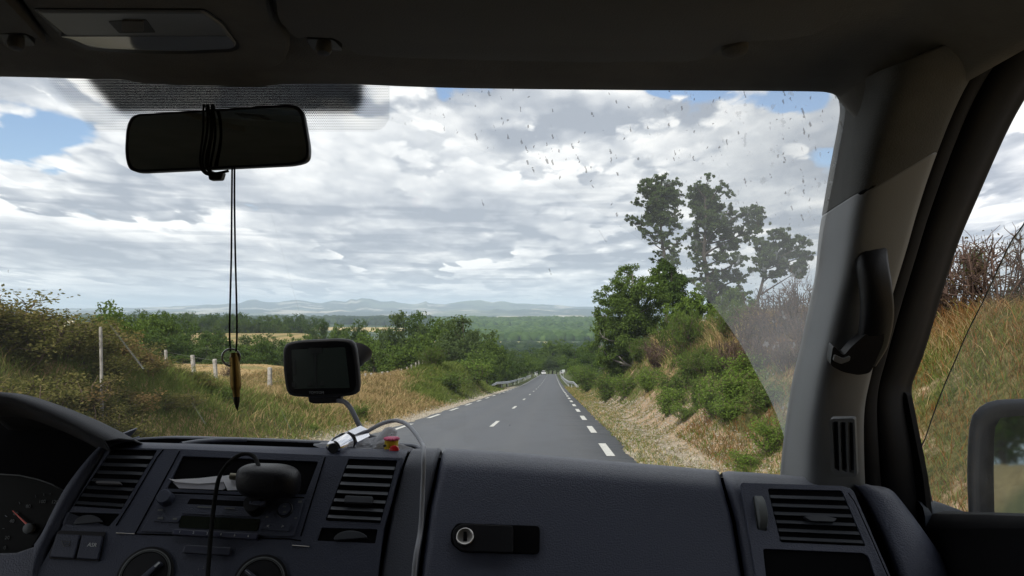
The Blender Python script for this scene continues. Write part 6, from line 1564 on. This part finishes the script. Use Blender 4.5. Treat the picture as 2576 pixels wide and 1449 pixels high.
MTyre = material("tyre", (.015, .015, .016), .8, .1, 20); MCG = material("car_glass", (.02, .025, .03), .08, .1, 9, spec=.8)
def car(name, label, x, y, z, paint, front, s=1.0):
    root = thing(name, label, "car", (x, y, z)); sgn = -1 if front else 1       # front True: nose towards the camera
    st = [(-2.1, .55, .62, .78), (-2.0, .42, .80, .84), (-1.2, .32, .92, .88), (-.7, .30, .96, .88), (.0, .30, .97, .88), (.9, .30, .97, .88), (1.6, .36, .95, .86), (2.05, .45, .88, .82), (2.12, .55, .74, .76)]
    rows_ = []
    for (yy_, zb, zt_, hw) in st:
        rows_.append([(x + a * hw * s, y + sgn * -yy_ * s * -1, z + b * s) for a, b in ((-.92, zb), (-1, zb + .12), (-1, zt_ - .15), (-.9, zt_), (.9, zt_), (1, zt_ - .15), (1, zb + .12), (.92, zb), (-.92, zb))])
    bd = grid_surf("body", rows_, paint, root, smooth=False); bevel(bd, .03, 2, 25)
    for r_ in (rows_[0], rows_[-1]): np_mesh("bumper", r_[:-1], [tuple(range(8))], paint, root)
    cab = [(-1.0, .95, .80), (-.35, 1.38, .62), (.2, 1.46, .60), (.9, 1.42, .60), (1.75, .95, .76)]
    rows2 = [[(x + a * hw * s, y + sgn * yy_ * s, z + b * s) for a, b in ((-1.05, .93), (-1, zt_), (1, zt_), (1.05, .93))] for yy_, zt_, hw in cab]
    grid_surf("windows", rows2, MCG, root, smooth=False)
    rows3 = [[(x + a * .63 * s, y + sgn * yy_ * s, z + (zz_ - abs(a) * .03) * s) for a in (-1, -.5, 0, .5, 1)] for yy_, zz_ in ((-.38, 1.40), (.2, 1.49), (.95, 1.44))]
    grid_surf("roof", rows3, paint, root, thick=.03)
    for wx in (-.78, .78):
        for wy in (-1.35, 1.35):
            w = lathe("wheel", Vector((x + wx * s - .1, y + sgn * wy * s, z + .32 * s)), (1, 0, 0), [(0, .32 * s), (.2, .32 * s)], MTyre, root, seg=20)
            lathe("rim", Vector((x + (wx + (.105 if wx > 0 else -.125)) * s, y + sgn * wy * s, z + .32 * s)), (1, 0, 0), [(0, .2 * s), (.02, .2 * s)], MGal, w, seg=16)
    ye = y - 2.14 * s
    lm = material(name + "_lamp", (.85, .86, .88) if front else (.35, .02, .02), .2, .05, 9)
    for q in (-1, 1): boxw("headlight" if front else "tail_light", (x + q * .62 * s - .17 * s, ye, z + .62 * s), (x + q * .62 * s + .17 * s, ye + .1, z + .76 * s), lm, root, bv=.02)
    boxw("grille" if front else "rear_window", (x - .45 * s, ye - .01, z + .40 * s), (x + .45 * s, ye + .08, z + .62 * s), MBk, root, bv=.02)
    boxw("number_plate", (x - .26 * s, ye - .03, z + .44 * s), (x + .26 * s, ye - .005, z + .55 * s), MWhite, root)
    return root
MCW = material("white_car_paint", (.78, .78, .78), .3, .03, 3, coat=.5); MCS = material("silver_car_paint", (.34, .37, .38), .3, .05, 3, metal=.3, coat=.5)
def cxy(t, Y): return (t + RD * Y + max(0, Y - 318) ** 2 * .012, Y, -float(drop(Y)))
car("car", "white car coming up the road towards the van", *cxy(-3.6, 318), MCW, True)
car("car", "silver grey car driving away in the right lane beyond the white car", *cxy(-.8, 338), MCS, False)

# ------------------------------------------------------------------ labels of repeats: each told apart by its place in its row
ONES = "first second third fourth fifth sixth seventh eighth ninth tenth eleventh twelfth thirteenth fourteenth fifteenth sixteenth seventeenth eighteenth nineteenth".split()
def ordinal(k):
    if k < 20: return ONES[k - 1]
    t, o = divmod(k, 10); return ("twentieth", "thirtieth", "fortieth")[t - 2] if o == 0 else ("twenty", "thirty", "forty")[t - 2] + "-" + ONES[o - 1]
TEMPL = {"trees behind the van": "tree on the bank behind the van in the side mirror, {} from the left",
         "trees of the copse behind the knoll": "leafy dark tree, {} from the left in the copse behind the grassy knoll",
         "roadside trees on the left": "roadside tree, {} from the left of those above the left guardrail",
         "trees at the bottom of the road": "tree closing off the road's end behind the cars, {} from the left",
         "roadside trees on the right": "tree on the right verge beyond the birch, {} from the left",
         "wood beyond the pasture fence": "dark green tree, {} from the left in the wood below the pasture fence",
         "hedge trees by the stubble hill": "hedge tree at the foot of the stubble hill, {} from the left",
         "row of trees along the stubble hill": "small tree, {} from the left in the dark row topping the stubble hill",
         "conifers in the gap of the copse": "dark conifer, {} from the left in the gap above the sat nav",
         "bare scrub along the crest": "bare brown scrub bush, {} from the left on the crest behind dirty glass",
         "bushes behind the van": "dark bush behind the van in the side mirror, {} from the left",
         "brambles on the left bank": "brown bramble bush, {} from the left on the left bank",
         "dark bushes beside the first fence post": "dark bush on the left bank, {} from the left beside the first post",
         "fence posts climbing the knoll": "weathered post, {} from the left in the farther fence run up the knoll"}
for g_, tm in TEMPL.items():
    mem = sorted([o for o in COL.objects if o.parent is None and o.get('group') == g_], key=lambda o: o.location.x / max(.5, abs(o.location.y)))
    for k, o in enumerate(mem): o['label'] = tm.format(ordinal(k + 1))

# ------------------------------------------------------------------ haze over the whole country
def haze_box():
    x0, x1, y0, y1, z0, z1 = -34000, 36000, -400, 30000, -180, 330
    V = [(x, y, z) for x in (x0, x1) for y in (y0, y1) for z in (z0, z1)]
    Fc = [(0, 1, 3, 2), (4, 6, 7, 5), (0, 4, 5, 1), (2, 3, 7, 6), (0, 2, 6, 4), (1, 5, 7, 3)]
    m = bpy.data.materials.new("haze"); m.use_nodes = True; T = NT(m.node_tree); T.n.clear()
    out = T.new('ShaderNodeOutputMaterial'); v = T.new('ShaderNodeVolumePrincipled')
    v.inputs['Color'].default_value = (.68, .83, 1.0, 1); v.inputs['Density'].default_value = HAZE; v.inputs['Anisotropy'].default_value = .0
    T.l.new(v.outputs[0], out.inputs['Volume'])
    o = np_mesh("haze", V, Fc, m); tag(o, kind='stuff'); tag(o, "pale blue haze over the distant plain", "haze")
HAZE = 7e-5
haze_box()
